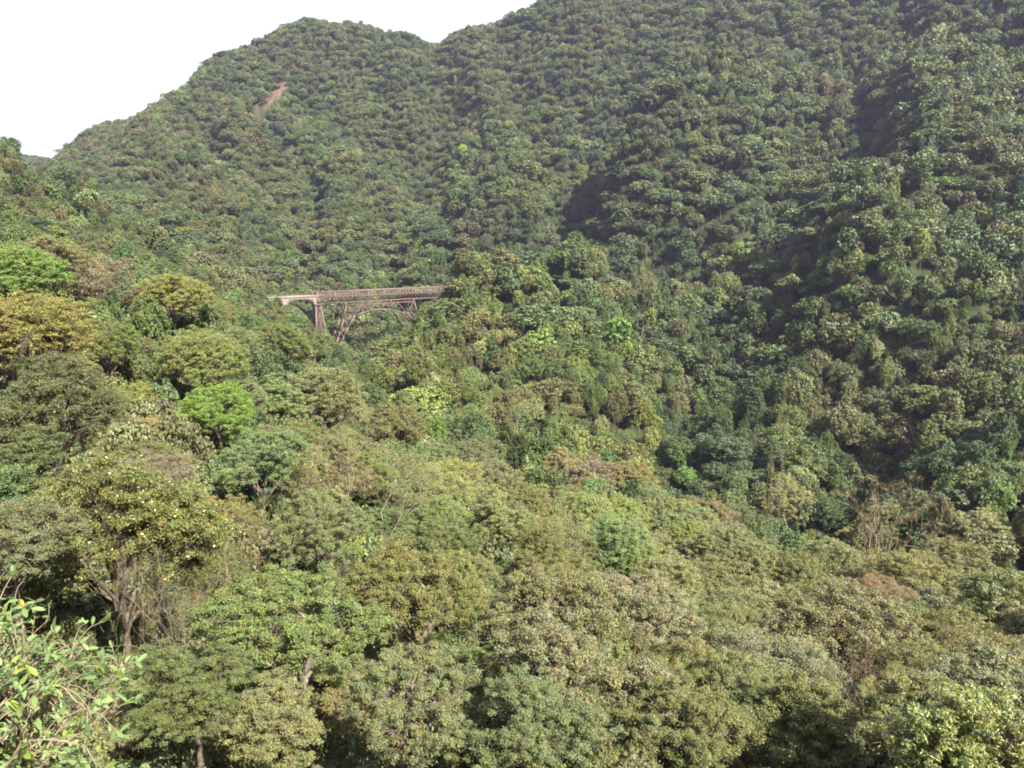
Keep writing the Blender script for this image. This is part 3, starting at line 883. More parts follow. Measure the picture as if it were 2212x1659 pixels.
MARKS = [(470,905,'vivid bright green tree'),(375,640,'tall yellow-green crest tree'),(60,715,'lime tree at the left edge'),(400,780,'dome with the dark hollow'),
 (695,850,'large pale dome under the bridge'),(60,1000,'shaded black trunk at left'),(250,1150,'white-flecked tree'),(560,1000,'bluish spreading tree'),(820,1025,'leafless pinkish treetop'),
 (740,1200,'dry pinkish twiggy tree'),(960,1180,'dark round tree mid picture'),(1050,1050,'pale fluffy central crown'),(1280,1040,'pinkish dome at the slope edge'),(1330,1115,'yellow-green edge crown'),
 (1500,1280,'tawny billowing crown'),(1830,1385,'big brown dome'),(1900,1215,'leafless grey tree on the edge'),(1900,1545,'small pink bare shrub'),(2110,1580,'glossy corner tree'),
 (1560,1500,'tree with pale forked limbs'),(1180,1370,'wide central crown'),(640,1370,'wide crown left of centre'),(900,1290,'crown with curved trunks'),(120,1450,'twiggy foreground bush'),
 (2180,1330,'grey-green tree at the right edge'),(420,1330,'brown half-bare tree'),(1180,1600,'shaded tree at bottom centre'),(1720,1590,'olive tree at the bottom edge'),(1560,1170,'pale fluffy edge tree')]
def where_words(u, v, skip):
    q = sorted(MARKS, key=lambda m_: math.hypot(m_[0] - u, m_[1] - v))[skip]
    dx, dy = u - q[0], v - q[1]; r = math.hypot(dx, dy)
    a = math.degrees(math.atan2(-dy, dx)) % 360
    w = ['right of', 'up and right of', 'above', 'up and left of', 'left of', 'down and left of', 'below', 'down and right of'][int((a + 22.5) // 45) % 8]
    far = 'touching' if r < 45 else ('just' if r < 100 else ('a little' if r < 170 else 'well'))
    return (far + ' ' + w if far != 'touching' else 'against') + ' the ' + q[2]
def pick_colour(u, v, r):
    left = u < 700
    names = ['olive', 'grey', 'mid', 'blue', 'dark', 'pale', 'brown', 'yellow', 'gold', 'rust', 'bright', 'pink']
    if v < 1000 and left: w = [.24, .13, .20, .06, .06, .06, .08, .12, .02, .02, .01, 0]
    elif u > 1200: w = [.26, .22, .12, .06, .06, .10, .09, .05, .01, .01, 0, .01]
    else: w = [.24, .20, .16, .10, .07, .08, .06, .06, .01, .01, 0, 0]
    return names[r.choice(len(names), p=np.array(w) / sum(w))]
def pick_kind(d, r):
    ks = ['spread', 'round', 'tiers', 'tall', 'airy', 'bigleaf', 'twiggy', 'bare']
    w = [.42, .18, .14, .04, .15, 0, .07, 0] if d < 60 else [.22, .47, .10, .06, .11, 0, .04, 0]
    return ks[r.choice(len(ks), p=np.array(w) / sum(w))]
rc = np.random.RandomState(5)
COLF = {}
for i in indiv:
    kd = pick_kind(D[i], rc); cn = pick_colour(px[i], py[i], rc)
    if kd == 'bare': cn = 'pink'
    size = 'small' if Rr[i] < 2.2 else ('large' if Rr[i] > 3.6 else 'mid-sized')
    lab = None
    for extra in ('', 'shorter ', 'taller ', 'fuller ', 'sparser '):
        for skip in (0, 1, 2):
            l2 = '%s%s %s %s tree %s' % (extra, size, PAL[cn][1], ADJ[kd], where_words(px[i], py[i], skip))
            if l2 not in used_labels and len(l2.split()) <= 16: lab = l2; break
        if lab: break
    used_labels[lab] = 1
    place_tree(kd, float(X[i]), float(Y[i]), float(Z[i]) - 0.1, float(Rr[i] * 1.12), float(HS[i] * 10.0), cn, lab)

# the rest: one forest, too many to count
rest = np.ones(len(X), bool); rest[indiv] = False
RI = np.where(rest)[0]
SHAPES = ['spread', 'round', 'tall', 'tiers']
mid_coll = bpy.data.collections.new('forest_stock_mid')
far_coll = bpy.data.collections.new('forest_stock_far')
for k in range(8):
    sh = ['round', 'spread', 'tiers', 'round', 'tall', 'spread', 'round', 'tiers'][k]
    pr = dict(R=[5, 6.2, 5.6, 4.2, 3.7, 6.6, 4.8, 4.4][k], H=[10, 9, 10, 11.5, 12.5, 8.5, 10, 11][k])
    me = far_tree('mid_crown', 200 + k, sh, **pr, nface=7500, face=.36)
    mid_coll.objects.link(bpy.data.objects.new('mid_crown_%d' % k, me))
    me = far_tree('far_crown', 300 + k, sh, **pr, nface=2400, face=.62)
    far_coll.objects.link(bpy.data.objects.new('far_crown_%d' % k, me))

FPAL = np.array([(0.098, 0.110, 0.040), (0.108, 0.120, 0.056), (0.058, 0.078, 0.034), (0.082, 0.108, 0.040), (0.072, 0.096, 0.048),
                 (0.136, 0.145, 0.076), (0.104, 0.098, 0.050), (0.132, 0.148, 0.044), (0.086, 0.135, 0.042), (0.135, 0.116, 0.064)])
FW = np.array([.24, .18, .14, .17, .09, .06, .07, .025, .015, .01]); FW = FW / FW.sum()

def instancer(name, coll, P, rot, scl, idx, col):
    me = bpy.data.meshes.new(name)
    me.vertices.add(len(P)); me.vertices.foreach_set('co', P.astype(np.float32).ravel())
    a = me.attributes.new('rot', 'FLOAT_VECTOR', 'POINT'); a.data.foreach_set('vector', rot.astype(np.float32).ravel())
    a = me.attributes.new('scl', 'FLOAT_VECTOR', 'POINT'); a.data.foreach_set('vector', scl.astype(np.float32).ravel())
    a = me.attributes.new('pidx', 'INT', 'POINT'); a.data.foreach_set('value', idx.astype(np.int32))
    a = me.attributes.new('treecol', 'FLOAT_COLOR', 'POINT'); a.data.foreach_set('color', col.astype(np.float32).ravel())
    o = link(bpy.data.objects.new(name, me))
    ng = bpy.data.node_groups.new(name + '_nodes', 'GeometryNodeTree')
    ng.interface.new_socket('Geometry', in_out='INPUT', socket_type='NodeSocketGeometry')
    ng.interface.new_socket('Geometry', in_out='OUTPUT', socket_type='NodeSocketGeometry')
    N, L = ng.nodes, ng.links
    gi, go = N.new('NodeGroupInput'), N.new('NodeGroupOutput')
    ci = N.new('GeometryNodeCollectionInfo')
    ci.inputs['Collection'].default_value = coll
    ci.inputs['Separate Children'].default_value = True
    ci.inputs['Reset Children'].default_value = True
    ip = N.new('GeometryNodeInstanceOnPoints'); ip.inputs['Pick Instance'].default_value = True
    def na_(nm, ty):
        q = N.new('GeometryNodeInputNamedAttribute'); q.data_type = ty; q.inputs['Name'].default_value = nm
        return q.outputs['Attribute']
    L.new(gi.outputs[0], ip.inputs['Points']); L.new(ci.outputs[0], ip.inputs['Instance'])
    L.new(na_('pidx', 'INT'), ip.inputs['Instance Index'])
    er = N.new('FunctionNodeEulerToRotation'); L.new(na_('rot', 'FLOAT_VECTOR'), er.inputs[0])
    L.new(er.outputs[0], ip.inputs['Rotation']); L.new(na_('scl', 'FLOAT_VECTOR'), ip.inputs['Scale'])
    L.new(ip.outputs[0], go.inputs[0])
    md = o.modifiers.new('scatter', 'NODES'); md.node_group = ng
    return o

# one stock collection holding both detail levels, picked per point
stock = bpy.data.collections.new('forest_stock')
allp = [(o.name, o.data) for o in mid_coll.objects] + [(o.name, o.data) for o in far_coll.objects]
for k, (nm, me) in enumerate(allp):
    stock.objects.link(bpy.data.objects.new('stock_%02d' % k, me))
for k, (kd_, vi) in enumerate((('spread', 0), ('spread', 1), ('round', 0), ('round', 1), ('tiers', 0), ('airy', 0), ('spread', 2), ('tall', 0))):
    cV, cQ, cT, tV, tQ, bk = ARR[KINDS[kd_][vi][1].name]
    me = mesh_np('whole_tree', np.vstack([cV, tV]), np.vstack([cQ, tQ + len(cV)]), None, np.vstack([cT, np.ones((len(tV), 4))]), [M_FNEAR, bk])
    mi = np.zeros(len(me.polygons), dtype=np.int32); mi[len(cQ):] = 1
    me.polygons.foreach_set('material_index', mi)
    stock.objects.link(bpy.data.objects.new('stock_%02d' % (16 + k), me))
m = len(RI)
fr_ = np.random.RandomState(77)
Pp = np.stack([X[RI], Y[RI], Z[RI]], -1)
kid = fr_.choice(8, m, p=[.2, .12, .1, .2, .08, .1, .12, .08])
idx = kid + np.where(D[RI] > 330, 8, 0)
idx = np.where(D[RI] < 75, 16 + kid, idx)
ci_ = fr_.choice(len(FPAL), m, p=FW)
# species grow in drifts
drift = vnoise(X[RI] / 45, Y[RI] / 45, 11)
ci_ = np.where((drift > .60) & (fr_.rand(m) < .5), 6, ci_)
ci_ = np.where((drift < .36) & (fr_.rand(m) < .5), 4, ci_)
col = FPAL[ci_] * (0.86, 0.94, 0.74) * np.exp(fr_.normal(size=(m, 1)) * 0.16) * (1 + fr_.normal(size=(m, 3)) * 0.05)
# a few single bright crowns the photo shows
for (u, v, d, c) in [(1003, 248, 790, (.17, .26, .05)), (915, 510, 560, (.24, .27, .05)), (850, 618, 470, (.30, .22, .05)), (620, 485, 640, (.09, .17, .06)),
                     (30, 405, 395, (.09, .17, .045)), (1690, 1050, 200, (.10, .20, .05)), (1165, 730, 330, (.12, .19, .045)), (2140, 480, 420, (.2, .2, .05))]:
    x, y, z = at(u, v, d)
    j = np.argmin(np.hypot(Pp[:, 0] - x, Pp[:, 1] - y)); col[j] = c
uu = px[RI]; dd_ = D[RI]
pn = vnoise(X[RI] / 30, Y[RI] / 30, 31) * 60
col[(uu > 930) & (uu < 1480) & (dd_ > 455 + pn) & (dd_ < 600 + pn)] *= (.76, .82, .92)  # ravine shade behind the spur, darkened into the tree colours
col[(uu > 1420) & (uu < 1700) & (dd_ > 190) & (dd_ < 330 + pn)] *= (.90, .92, .95)  # shade of the right-hand ravine, also put into the tree colours
col[(uu > 800) & (uu < 1420) & (dd_ > 200) & (dd_ < 430)] *= (1.18, 1.14, 1.0)  # sunlit look of the spur, painted as lighter tree colours
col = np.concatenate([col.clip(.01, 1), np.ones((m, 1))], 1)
s = Rr[RI] / 5.0 * 1.12
scl = np.stack([s * fr_.uniform(.75, 1.3, m), s * fr_.uniform(.75, 1.3, m), HS[RI]], -1)
nr_ = idx >= 16
scl[nr_, 2] = s[nr_] * 1.1
Pp[nr_, 2] += 10 * (HS[RI][nr_] - scl[nr_, 2])
rot = np.stack([fr_.normal(size=m) * .04, fr_.normal(size=m) * .04, fr_.uniform(0, 2 * pi, m)], -1)
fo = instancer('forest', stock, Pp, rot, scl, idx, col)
tag(fo, 'dense broadleaf forest covering the far hillsides and the valley', 'forest', kind='stuff')
print('forest instances', m)

# undergrowth on the near slope
us = bpy.data.collections.new('undergrowth_stock')
for k in range(3):
    me = far_tree('shrub', 400 + k, ['spread', 'round', 'tiers'][k], R=1.6, H=2.4, nface=4000, face=.13)
    us.objects.link(bpy.data.objects.new('shrub_stock_%d' % k, me))
    me = far_tree('shrub', 410 + k, ['spread', 'round', 'tiers'][k], R=1.6, H=2.4, nface=14000, face=.065)
    us.objects.link(bpy.data.objects.new('shrub_stock_%d' % (k + 3), me))
Xs, Ys = [], []
for r0, r1, cell in ((13, 60, 2.0), (60, 150, 3.0)):
    a, b = jitter_grid(r0, r1, cell, .82); Xs.append(a); Ys.append(b)
a, b = jitter_grid(340, 470, 2.6, .4)          # scrub on the slopes about the bridge
kb = (bridge_clear(a, b) < 30) & (bridge_clear(a, b) > 1.0); Xs.append(a[kb]); Ys.append(b[kb])
ux, uy = np.concatenate(Xs), np.concatenate(Ys)
_z = ground(ux, uy) + 4.2
_pu = 1106 + F * ux / (uy * CP - _z * SP); _pv = 829.5 - F * (uy * SP + _z * CP) / (uy * CP - _z * SP)
kb = (np.hypot(ux, uy) < 200) | (_pv > clear_row(_pu)) | (_pu < 560) | (_pu > 964) | (uy > 440)
for (hc, hr) in HOLLOWS: kb &= np.hypot(ux - hc[0], uy - hc[1]) > hr
ux, uy = ux[kb], uy[kb]
uz = ground(ux, uy)
m = len(ux)
uc = FPAL[fr_.choice(len(FPAL), m, p=FW)] * np.exp(fr_.normal(size=(m, 1)) * 0.2)
uc = np.concatenate([uc.clip(.01, 1), np.ones((m, 1))], 1)
ud = np.hypot(ux, uy)
us_ = np.where(ud < 60, 1.0, 1.3) * fr_.uniform(.7, 1.5, m)
instancer_o = instancer('undergrowth', us, np.stack([ux, uy, uz - .2], -1), np.stack([np.zeros(m), np.zeros(m), fr_.uniform(0, 6.28, m)], -1),
                        np.stack([us_, us_, us_ * fr_.uniform(.9, 1.8, m)], -1), fr_.randint(0, 3, m) + np.where(ud < 45, 3, 0), uc)
tag(instancer_o, 'low undergrowth filling the gaps between the trees of the near slope', 'undergrowth', kind='stuff')
print('undergrowth', m)

# ------------------------------------------------------------------ railway bridge
P0 = BL.copy(); P1 = BR.copy()
ax = (P1 - P0)[:2]; LEN = float(np.hypot(*ax)); ax = ax / LEN
slope = (P1[2] - P0[2]) / LEN
yaw = math.atan2(ax[1], ax[0])
def on_plane(zx, zy):
    """close-up photo position -> (distance along the bridge, height) in the plane of the near girder, grade removed"""
    u = (800 + zx / 3.16) * 0.6777; v = (850 + zy / 3.16) * 0.6777
    q = np.array(at(u, v, 1.0))
    # ray k*q meets P0 + s*ax
    Mx = np.array([[q[0], -ax[0]], [q[1], -ax[1]]])
    k, s_ = np.linalg.solve(Mx, P0[:2])
    return s_, k * q[2] - P0[2] - slope * s_

def bar(acc, p, q, w, h=None):
    """rectangular steel member between two points"""
    h = h or w
    p = np.asarray(p, float); q = np.asarray(q, float)
    d = norm(q - p)
    side = np.cross(d, (0, 0, 1.0))
    if np.linalg.norm(side) < 1e-3: side = np.array([0, 1.0, 0])
    side = norm(side); up = np.cross(side, d)
    c = [(-w/2, -h/2), (w/2, -h/2), (w/2, h/2), (-w/2, h/2)]
    V8 = np.array([p + side * a + up * b for a, b in c] + [q + side * a + up * b for a, b in c])
    acc.add(V8, [(0, 3, 2, 1), (4, 5, 6, 7), (0, 1, 5, 4), (1, 2, 6, 5), (2, 3, 7, 6), (3, 0, 4, 7)])
def block(acc, x0, x1, y0, y1, z0, z1):
    V8 = np.array([(x, y, z) for z in (z0, z1) for y in (y0, y1) for x in (x0, x1)], float)
    acc.add(V8, [(0, 2, 3, 1), (4, 5, 7, 6), (0, 1, 5, 4), (2, 6, 7, 3), (0, 4, 6, 2), (1, 3, 7, 5)])

BW = 4.4            # distance between the two girders; local y runs away from the viewpoint
HG = 6.3            # girder depth
bridge = empty('railway_bridge', tuple(P0), yaw)
tag(bridge, 'rust-pink steel lattice railway bridge on a trussed arch above the wooded ravine', 'bridge')
GR = slope
def G(x, y, z): return (x, y, z + GR * x)
def finish(acc, name, mat, parent=None, shear=True):
    if shear:
        for Vv in acc.V: Vv[:, 2] += GR * Vv[:, 0]
    o = bpy.data.objects.new(name, acc.mesh(name, [mat], smooth=False))
    link(o, parent if parent is not None else bridge)
    return o
XE = LEN + 2.0
for yy in (0.0, BW):
    a = Acc()
    bar(a, (0, yy, .25), (XE, yy, .25), .40, .60)
    bar(a, (0, yy, HG - .25), (XE, yy, HG - .25), .40, .55)
    g = finish(a, 'girder_chords', M_STEEL)
    a = Acc()
    npan = 38; stp = XE / npan
    for k in range(-1, npan + 1):
        for sgn, off in ((1, -.07), (-1, .07)):
            x0, x1 = k * stp, (k + 2) * stp
            za, zb = (.5, HG - .5) if sgn > 0 else (HG - .5, .5)
            f0 = max(0, -x0 / (x1 - x0)); f1 = min(1, (XE - x0) / (x1 - x0))
            if f1 - f0 < .05: continue
            bar(a, (x0 + (x1 - x0) * f0, yy + off, za + (zb - za) * f0), (x0 + (x1 - x0) * f1, yy + off, za + (zb - za) * f1), .06, .20)
    finish(a, 'lattice_web', M_STEEL, g, True)
    a = Acc()
    for x in np.linspace(0.1, XE - .1, 9):
        bar(a, (x, yy - .16, .55), (x, yy - .16, HG - .53), .12, .34)
    finish(a, 'girder_posts', M_STEEL, g)
a = Acc()
for x in np.linspace(.5, XE - .5, 17):
    bar(a, (x, .2, HG - .2), (x, BW - .2, HG - .2), .25, .25)
for k, x in enumerate(np.linspace(.5, XE - .5, 17)[:-1]):
    x2 = x + (XE - 1) / 16
    bar(a, (x, .2 if k % 2 else BW - .2, HG - .32), (x2, BW - .2 if k % 2 else .2, HG - .32), .12, .12)
finish(a, 'top_bracing', M_STEEL)
a = Acc()
block(a, 0, XE, .21, BW - .21, 3.08, 3.34)
for x in np.arange(.6, XE, .75): block(a, x, x + .25, .8, BW - .8, 3.342, 3.50)
deck = finish(a, 'track_deck', M_STEELD)
for y in (BW / 2 - .5, BW / 2 + .5):
    a = Acc(); block(a, 0, XE, y - .04, y + .04, 3.503, 3.64)
    finish(a, 'rail', M_RAIL, deck)
a = Acc()
for yy in (-.0, BW):
    block(a, -.75, -.02, yy - .35, yy + .35, -.3, HG + .1)
block(a, -.7, -.1, .36, BW - .36, HG - .7, HG + .02)
finish(a, 'end_portal', M_STEEL)
# left tower: four battered legs tied by dense lacing
x0, _ = on_plane(655, 390); x1, _ = on_plane(700, 390)
xb0, zb0 = on_plane(650, 600); xb1, zb1 = on_plane(745, 650)
ext = 2.4
def tw(t, right):      # leg position at height fraction t (0 top, 1 bottom of what is seen, >1 below)
    return (x1 + (xb1 - x1) * t) if right else (x0 + (xb0 - x0) * t)
zt, zl = -.35, zb1
def zz(t): return zt + (zl - zt) * t
a = Acc()
TB = 1.7
for right in (0, 1):
    for yy, dy in ((-.2, -1.2), (BW + .2, 1.2)):
        bar(a, (tw(0, right), yy, zz(0)), (tw(TB, right), yy + dy * TB, zz(TB)), .75, .75)
block(a, x0 - .8, x1 + .8, -.9, BW + .9, zt - .2, zt + .34)
tower = finish(a, 'tower', M_STEEL)
a = Acc()
NT = 15
for k in range(NT):
    t0, t1 = TB * k / NT, TB * (k + 1) / NT
    for yy, dy in ((-.2, -1.2), (BW + .2, 1.2)):
        bar(a, (tw(t0, 0), yy + dy * t0, zz(t0)), (tw(t1, 1), yy + dy * t1, zz(t1)), .12, .22)
        bar(a, (tw(t0, 1), yy + dy * t0 + .13, zz(t0)), (tw(t1, 0), yy + dy * t1 + .13, zz(t1)), .12, .22)
        bar(a, (tw(t1, 0), yy + dy * t1 - .14, zz(t1)), (tw(t1, 1), yy + dy * t1 - .14, zz(t1)), .12, .22)
    if k % 2 == 0:
        for right in (0, 1):
            bar(a, (tw(t0, right), -.2 - 1.2 * t0, zz(t0)), (tw(t1, right), BW + .2 + 1.2 * t1, zz(t1)), .18, .22)
finish(a, 'tower_lacing', M_STEELD, tower)

# trussed arch under the girder
TOPZX = [960, 1115, 1190, 1240, 1355, 1410, 1480, 1635]
def TP(zx):
    s_, _ = on_plane(zx, 375); return s_
ZT = on_plane(1300, 372)[1]
low = [(1045, 490), (1185, 445), (1300, 428), (1420, 436), (1570, 475)]
LP = [on_plane(*q) for q in low]
legL = [on_plane(960, 385), on_plane(930, 525), on_plane(890, 655), on_plane(870, 705)]
legR = [LP[0], on_plane(975, 610), on_plane(925, 700), on_plane(912, 745)]
mid = (LP[0][0] + LP[-1][0]) / 2
mir = lambda q: (2 * mid - q[0], q[1])
def below(a_, b_, ztar):     # continue a leg down to a given height
    f = (ztar - b_[1]) / (b_[1] - a_[1]); return (b_[0] + (b_[0] - a_[0]) * f, ztar)
ZB = legR[3][1] - 5.0
legL.append(below(legL[0], legL[3], ZB)); legR.append(below(legR[1], legR[3], ZB))
ZB_R = legR[3][1] + 8
def yoff(z, side):           # frames lean outwards towards their feet
    return (-.1 - max(0, -z - 3) * .10) if side == 0 else (BW + .1 + max(0, -z - 3) * .10)
for side in (0, 1):
    a = Acc()
    P3 = lambda q: (q[0], yoff(q[1], side), q[1])
    B = lambda p, q, w: bar(a, P3(p), P3(q), w)
    tl, tr_ = TP(960), TP(1635)
    B((tl, ZT), (tr_, ZT), .42)
    for p, q in zip(LP[:-1], LP[1:]): B(p, q, .60)
    tops = [(TP(x), ZT) for x in (960, 1115, 1240, 1355, 1480, 1635)]
    for k, lp in enumerate(LP):
        B(tops[k], lp, .34); B(lp, tops[k + 1], .34)
    B((TP(1190), ZT), LP[1], .34); B((TP(1412), ZT), LP[3], .34)
    arch = finish(a, 'arch_frame', M_STEEL)
    for flip in (0, 1):
        f = mir if flip else (lambda q: q)
        a = Acc()
        LL = [f(q) for q in legL]; RR_ = [f(q) for q in legR]
        for p, q in zip(LL[:-1], LL[1:]): B(p, q, .72)
        for p, q in zip(RR_[:-1], RR_[1:]): B(p, q, .72)
        B(LL[1], RR_[0], .34); B(LL[1], RR_[1], .34); B(LL[2], RR_[1], .30); B(LL[2], RR_[2], .30); B(LL[3], RR_[3], .30)
        finish(a, 'arch_leg', M_STEEL, arch)
a = Acc()
for q in LP + [(TP(x), ZT) for x in (960, 1115, 1240, 1355, 1480, 1635)] + legL[1:4] + legR[1:4] + [mir(q) for q in legL[1:4] + legR[1:4]]:
    bar(a, (q[0], yoff(q[1], 0) + .3, q[1]), (q[0], yoff(q[1], 1) - .3, q[1]), .22)
for p, q in list(zip(LP[:-1], LP[1:])) + list(zip(legR[:3], legR[1:4])) + list(zip(legL[:3], legL[1:4])):
    bar(a, (p[0], yoff(p[1], 0) + .3, p[1]), (q[0], yoff(q[1], 1) - .3, q[1]), .16)
finish(a, 'cross_bracing', M_STEELD)
for zx in (960, 1190, 1410, 1635):
    a = Acc()
    for yy in (0.0, BW):
        bar(a, (TP(zx), yy, ZT + .2), (TP(zx), yy, -.06), .55, .7)
        block(a, TP(zx) - .6, TP(zx) + .6, yy - .5, yy + .5, ZT - .35, ZT + .18)
    finish(a, 'bearing_post', M_STEEL)
for f in (lambda q: q, mir):
    a = Acc()
    for side in (0, 1):
        q1, q2 = f(legL[-1]), f(legR[-1])
        xa, xb = sorted((q1[0], q2[0]))
        yc = yoff(ZB, side)
        block(a, xa - 1.6, xb + 1.6, yc - 1.3, yc + 1.3, ZB - 9, ZB + .5)
    finish(a, 'masonry_footing', M_MASON)

# masonry arch viaduct on the left
via = empty('masonry_viaduct', tuple(P0), yaw)
tag(via, 'pale pinkish masonry arch viaduct joining the left end of the steel bridge', 'viaduct')
xL, _ = on_plane(235, 320); xp, _ = on_plane(345, 330); xr = -.78
zr = 4.35
def arch_bottom(x):
    # two openings: xL-6 .. xp-1 and xp+1 .. xr-1
    for c0, c1 in ((xp + 1.1, xr - 1.3), (xp - 15, xp - 1.1), (xp - 31, xp - 17.2)):
        if c0 < x < c1:
            t = (x - c0) / (c1 - c0) * 2 - 1
            return zr - 1.9 - 3.2 * (1 - math.sqrt(max(0, 1 - abs(t) ** 2.6)))
    return -16.0
xs = np.unique(np.concatenate([np.linspace(xL - 3, xr, 150), [xp - 1.1, xp + 1.1, xr - 1.3, max(xp - 15, xL - 3), xL - 2.9]]))
a = Acc()
for xa, xb in zip(xs[:-1], xs[1:]):
    za, zb = arch_bottom(xa + 1e-4), arch_bottom(xb - 1e-4)
    V8 = np.array([(xa, .15, za), (xb, .15, zb), (xb, .15, zr - .4), (xa, .15, zr - .4), (xa, BW - .15, za), (xb, BW - .15, zb), (xb, BW - .15, zr - .4), (xa, BW - .15, zr - .4)])
    a.add(V8, [(0, 1, 2, 3), (5, 4, 7, 6), (0, 4, 5, 1)])
    if za < -15.5 or abs(za - zb) > 2: a.add(V8, [(0, 3, 7, 4), (1, 5, 6, 2)])
finish(a, 'arch_wall', M_MASON, via)
a = Acc(); block(a, xL - 3, xr, -.15, BW + .15, zr - .398, zr - .05)
slab = finish(a, 'deck_slab', M_MASON, via)
for yy in (-.15, BW - .1):
    a = Acc(); block(a, xL - 3, xr, yy, yy + .25, zr - .048, zr + .35)
    finish(a, 'parapet', M_MASON, via)
for k, x in enumerate(np.linspace(xL - 3, xr - 1.5, 9)):
    a = Acc(); bar(a, (x, -.02, zr + .352), (x, -.02, zr + 1.35), .14, .14)
    if k < 8: 
        x2 = x + (xr - 1.5 - xL + 3) / 8
        bar(a, (x + .08, -.02, zr + 1.25), (x2 - .08, -.02, zr + 1.25), .07, .07)
    finish(a, 'railing_post', M_RUST if k in (2, 5) else M_STEELD, via)
tk = Acc(); block(tk, xL - 3, xr, BW / 2 - 1.6, BW / 2 + 1.6, zr - .046, zr + .12)
tr0 = finish(tk, 'ballast_bed', M_BALLAST, via)
for y in (BW / 2 - .5, BW / 2 + .5):
    a = Acc(); block(a, xL - 3, xr, y - .04, y + .04, zr + .123, zr + .28)
    finish(a, 'rail', M_RAIL, tr0)

# two bits of stonework beside the track further left
for (u0, u1, v, dd, hgt, mat, lab) in ((424, 447, 629, 423, 1.3, M_MASON, 'small pale stone retaining wall beside the track, left of the viaduct'),
                                    (474, 500, 642, 421, 1.6, M_RUST, 'low orange-stained wall between the viaduct and the pale retaining wall')):
    A0 = np.array(at(u0, v, dd)); A1 = np.array(at(u1, v + 2, dd - .5)); L_ = float(np.hypot(*(A1 - A0)[:2]))
    a = Acc(); block(a, 0, L_, 0, .8, -9, hgt)
    for k in range(3): block(a, L_ * (k + .2) / 3, L_ * (k + .2) / 3 + .5, -.35, -.003, -9, hgt - .3)
    block(a, -.15, L_ + .15, -.12, .92, hgt + .003, hgt + .25)
    o = bpy.data.objects.new('retaining_wall', a.mesh('retaining_wall', [mat], smooth=False)); link(o)
    o.location = tuple(A0); o.rotation_euler = (0, 0, math.atan2(A1[1] - A0[1], A1[0] - A0[0]))
    tag(o, lab, 'wall')

# dead pale trees standing out of the forest
for (u, v, d, Hs, R, seed, lab) in ((1388, 625, 345, 1.15, 3.4, 0, 'pale dead tree with bare forked limbs against a dark gap, right of the wooded spur'),
                                    (1697, 945, 190, .8, 2.0, 1, 'slim dead pale snag standing in the dark gap of the right-hand hillside'),
                                    (2165, 640, 330, 1.0, 2.6, 0, 'thin pale dead trunk near the right edge of the hillside')):
    x, y, z = at(u, v, d)
    g = float(ground(np.array([x]), np.array([y]))[0])
    r_ = place_tree('bare', x, y, g, R, max(9.5 * Hs, z - g + 3), 'pale', lab, variant=seed, group='dead trees')
    for ch in r_.children:
        if ch.name.startswith('trunk'):
            ch.data = ch.data.copy(); ch.data.materials[0] = M_PALEBARK
# ------------------------------------------------------------------ foreground bush with big leaves (lower left)
def big_leaf(base, d, nrm, L, W, rng):
    """curved eight-point leaf blade"""
    s_ = norm(np.cross(d, nrm)); n2 = np.cross(s_, d)
    ts = [0, .28, .6, .85, 1.0]; ws = [.06, .72, 1.0, .62, .02]
    V_, Q_ = [], []
    curl = rng.uniform(.05, .35)
    for t, w in zip(ts, ws):
        c = base + d * L * t - n2 * curl * L * t * t
        V_ += [c - s_ * W * .5 * w + n2 * W * .16 * w, c, c + s_ * W * .5 * w + n2 * W * .16 * w]
    for k in range(4):
        a0 = k * 3
        Q_ += [(a0, a0 + 1, a0 + 4, a0 + 3), (a0 + 1, a0 + 2, a0 + 5, a0 + 4)]
    return np.array(V_), np.array(Q_)

def leafy_bush(seed, stems, L0, leafL, lean, tipleaves=8, sub=3, wid=1.0):
    rng = np.random.RandomState(seed)
    w_, lf = Acc(), Acc(); tn = []
    def tuft(p, d, k):
        v = rng.uniform(.65, 1.35); yl = rng.rand()
        for i in range(k):
            dd = norm(d * .55 + rng.normal(size=3) * .65 + np.array([0, 0, .2]))
            nn = norm(np.array([0, 0, 1.0]) + rng.normal(size=3) * .5)
            L = leafL * rng.uniform(.6, 1.2)
            V_, Q_ = big_leaf(p - d * rng.uniform(0, .12), dd, nn, L, L * rng.uniform(.34, .46), rng)
            lf.add(V_, Q_)
            vv = v * rng.uniform(.75, 1.3)
            c = np.array([vv * (1.1 if yl > .75 else 1), vv * 1.0, vv * (.6 if yl > .75 else 1), 0.25 if rng.rand() < .005 else 1.0])
            tn.append(np.tile(c, (len(V_), 1)))
    def grow(p, d, L, r, lev):
        e = p + d * L
        P = bend(p, e, rng, .10, 6, .06)
        w_.add(*tube(P, np.linspace(r, r * .55, 6), 5))
        dl = norm(P[-1] - P[-2])
        if lev >= 2:
            if rng.rand() < .62: tuft(P[-1], dl, tipleaves)
            if rng.rand() < .25: tuft(P[-3], dl, 3)
            return
        for i in range(sub + 1 + (lev == 0)):
            q = P[rng.randint(2, 6)]
            nd = norm(dl + rng.normal(size=3) * .42 + np.array([0, 0, .10]))
            grow(q, nd, L * rng.uniform(.42, .70), r * .52, lev + 1)
    for i in range(stems):
        d = norm(np.array([lean[0] + rng.normal() * wid * .55, lean[1] + rng.normal() * wid * .45, lean[2] + rng.normal() * .25]))
        p = rng.normal(size=3) * (.12, .12, .03)
        grow(p, d, L0 * rng.uniform(.7, 1.2), .013, 0)
    return w_.mesh('branches', [M_TWIG]), lf.mesh('leaves', [M_LEAF_BIG], np.vstack(tn), smooth=True)

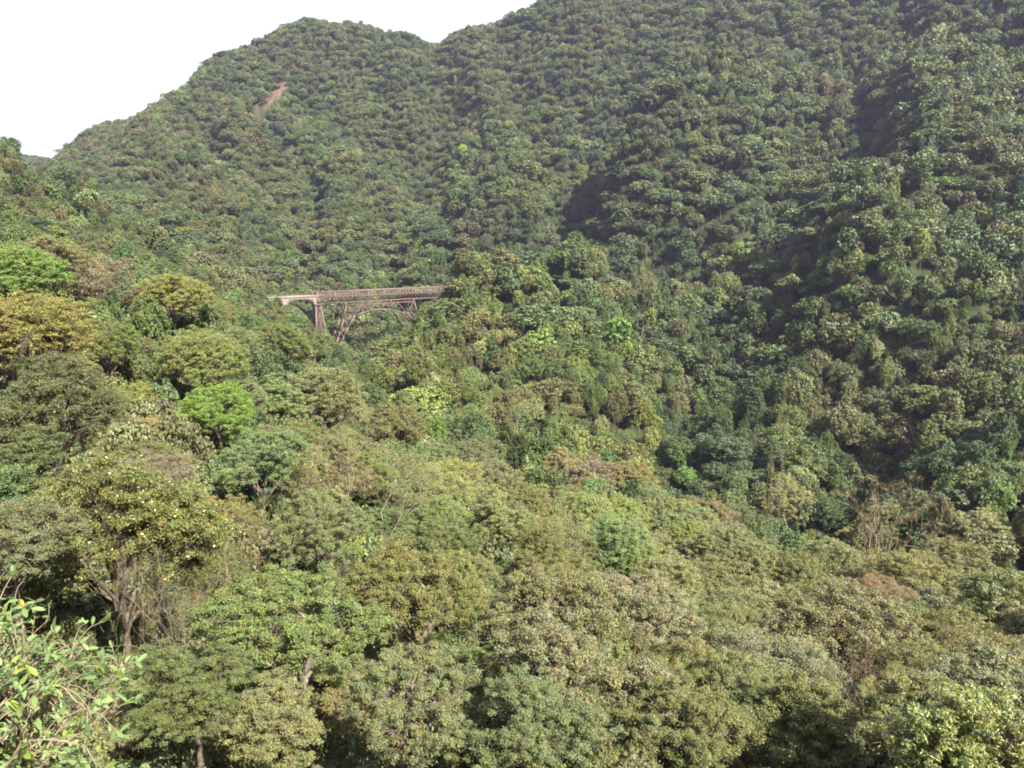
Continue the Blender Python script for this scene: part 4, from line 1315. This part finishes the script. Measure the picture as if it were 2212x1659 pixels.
for (u, v, d, seed, stems, L0, lL, lean, wid, lab) in (
    (-40, 1800, 5.4, 3, 44, .80, .075, (.14, .1, 1.0), 1.0, 'large-leaved light green bush with bare twigs, nearest plant, lower left corner'),
    (190, 1960, 6.2, 8, 8, .60, .088, (.45, .0, .8), .8, 'leafy sprays of a small bush at the bottom edge right of the twiggy bush')):
    x, y, z = at(u, v, d)
    g = float(ground(np.array([x]), np.array([y]))[0])
    print('bush root', z, 'ground', g)
    root = empty('leafy_bush', (x, y, g)); tag(root, lab, 'bush')
    wm, lm = leafy_bush(seed, stems, L0, lL, lean, wid=wid)
    a = Acc()
    br = bpy.data.objects.new('branches', wm); link(br, root); br.location = (0, 0, z - g)
    lf = bpy.data.objects.new('leaves', lm); link(lf, root); lf.location = (0, 0, z - g)
    lf.color = (.115, .170, .062, 1)
    rng = np.random.RandomState(seed)
    for k in range(4):
        e = np.array([rng.normal() * .07, rng.normal() * .07, z - g + .03])
        a.add(*tube(bend((rng.normal() * .25, rng.normal() * .25, -.3), e, rng, .04, 7), np.linspace(.035, .016, 7), 6))
    st = bpy.data.objects.new('stems', a.mesh('stems', [M_TWIG])); link(st, root)

# ------------------------------------------------------------------ haze
hz_top = float(V[:, 2].max()) + 60; hz_bot = float(V[:, 2].min()) - 6
hx = 2350.0
Vh = np.array([(sx * hx, sy * hx, z) for z in (hz_bot, hz_top) for sy in (-1, 1) for sx in (-1, 1)])
Qh = [(0, 2, 3, 1), (4, 5, 7, 6), (0, 1, 5, 4), (2, 6, 7, 3), (0, 4, 6, 2), (1, 3, 7, 5)]
mh, n, l = new_mat('haze_air')
out = n.new('ShaderNodeOutputMaterial'); pv = n.new('ShaderNodeVolumePrincipled')
pv.inputs['Color'].default_value = (*HAZE_COLOR, 1); pv.inputs['Density'].default_value = HAZE_DENSITY
pv.inputs['Anisotropy'].default_value = 0.3
l.new(pv.outputs[0], out.inputs['Volume'])
haze = link(bpy.data.objects.new('haze', mesh_np('haze', Vh, Qh, None, None, [mh])))
tag(haze, 'thin bluish haze filling the valley air', 'haze', kind='stuff')
print('terrain z', V[:, 2].min(), V[:, 2].max())
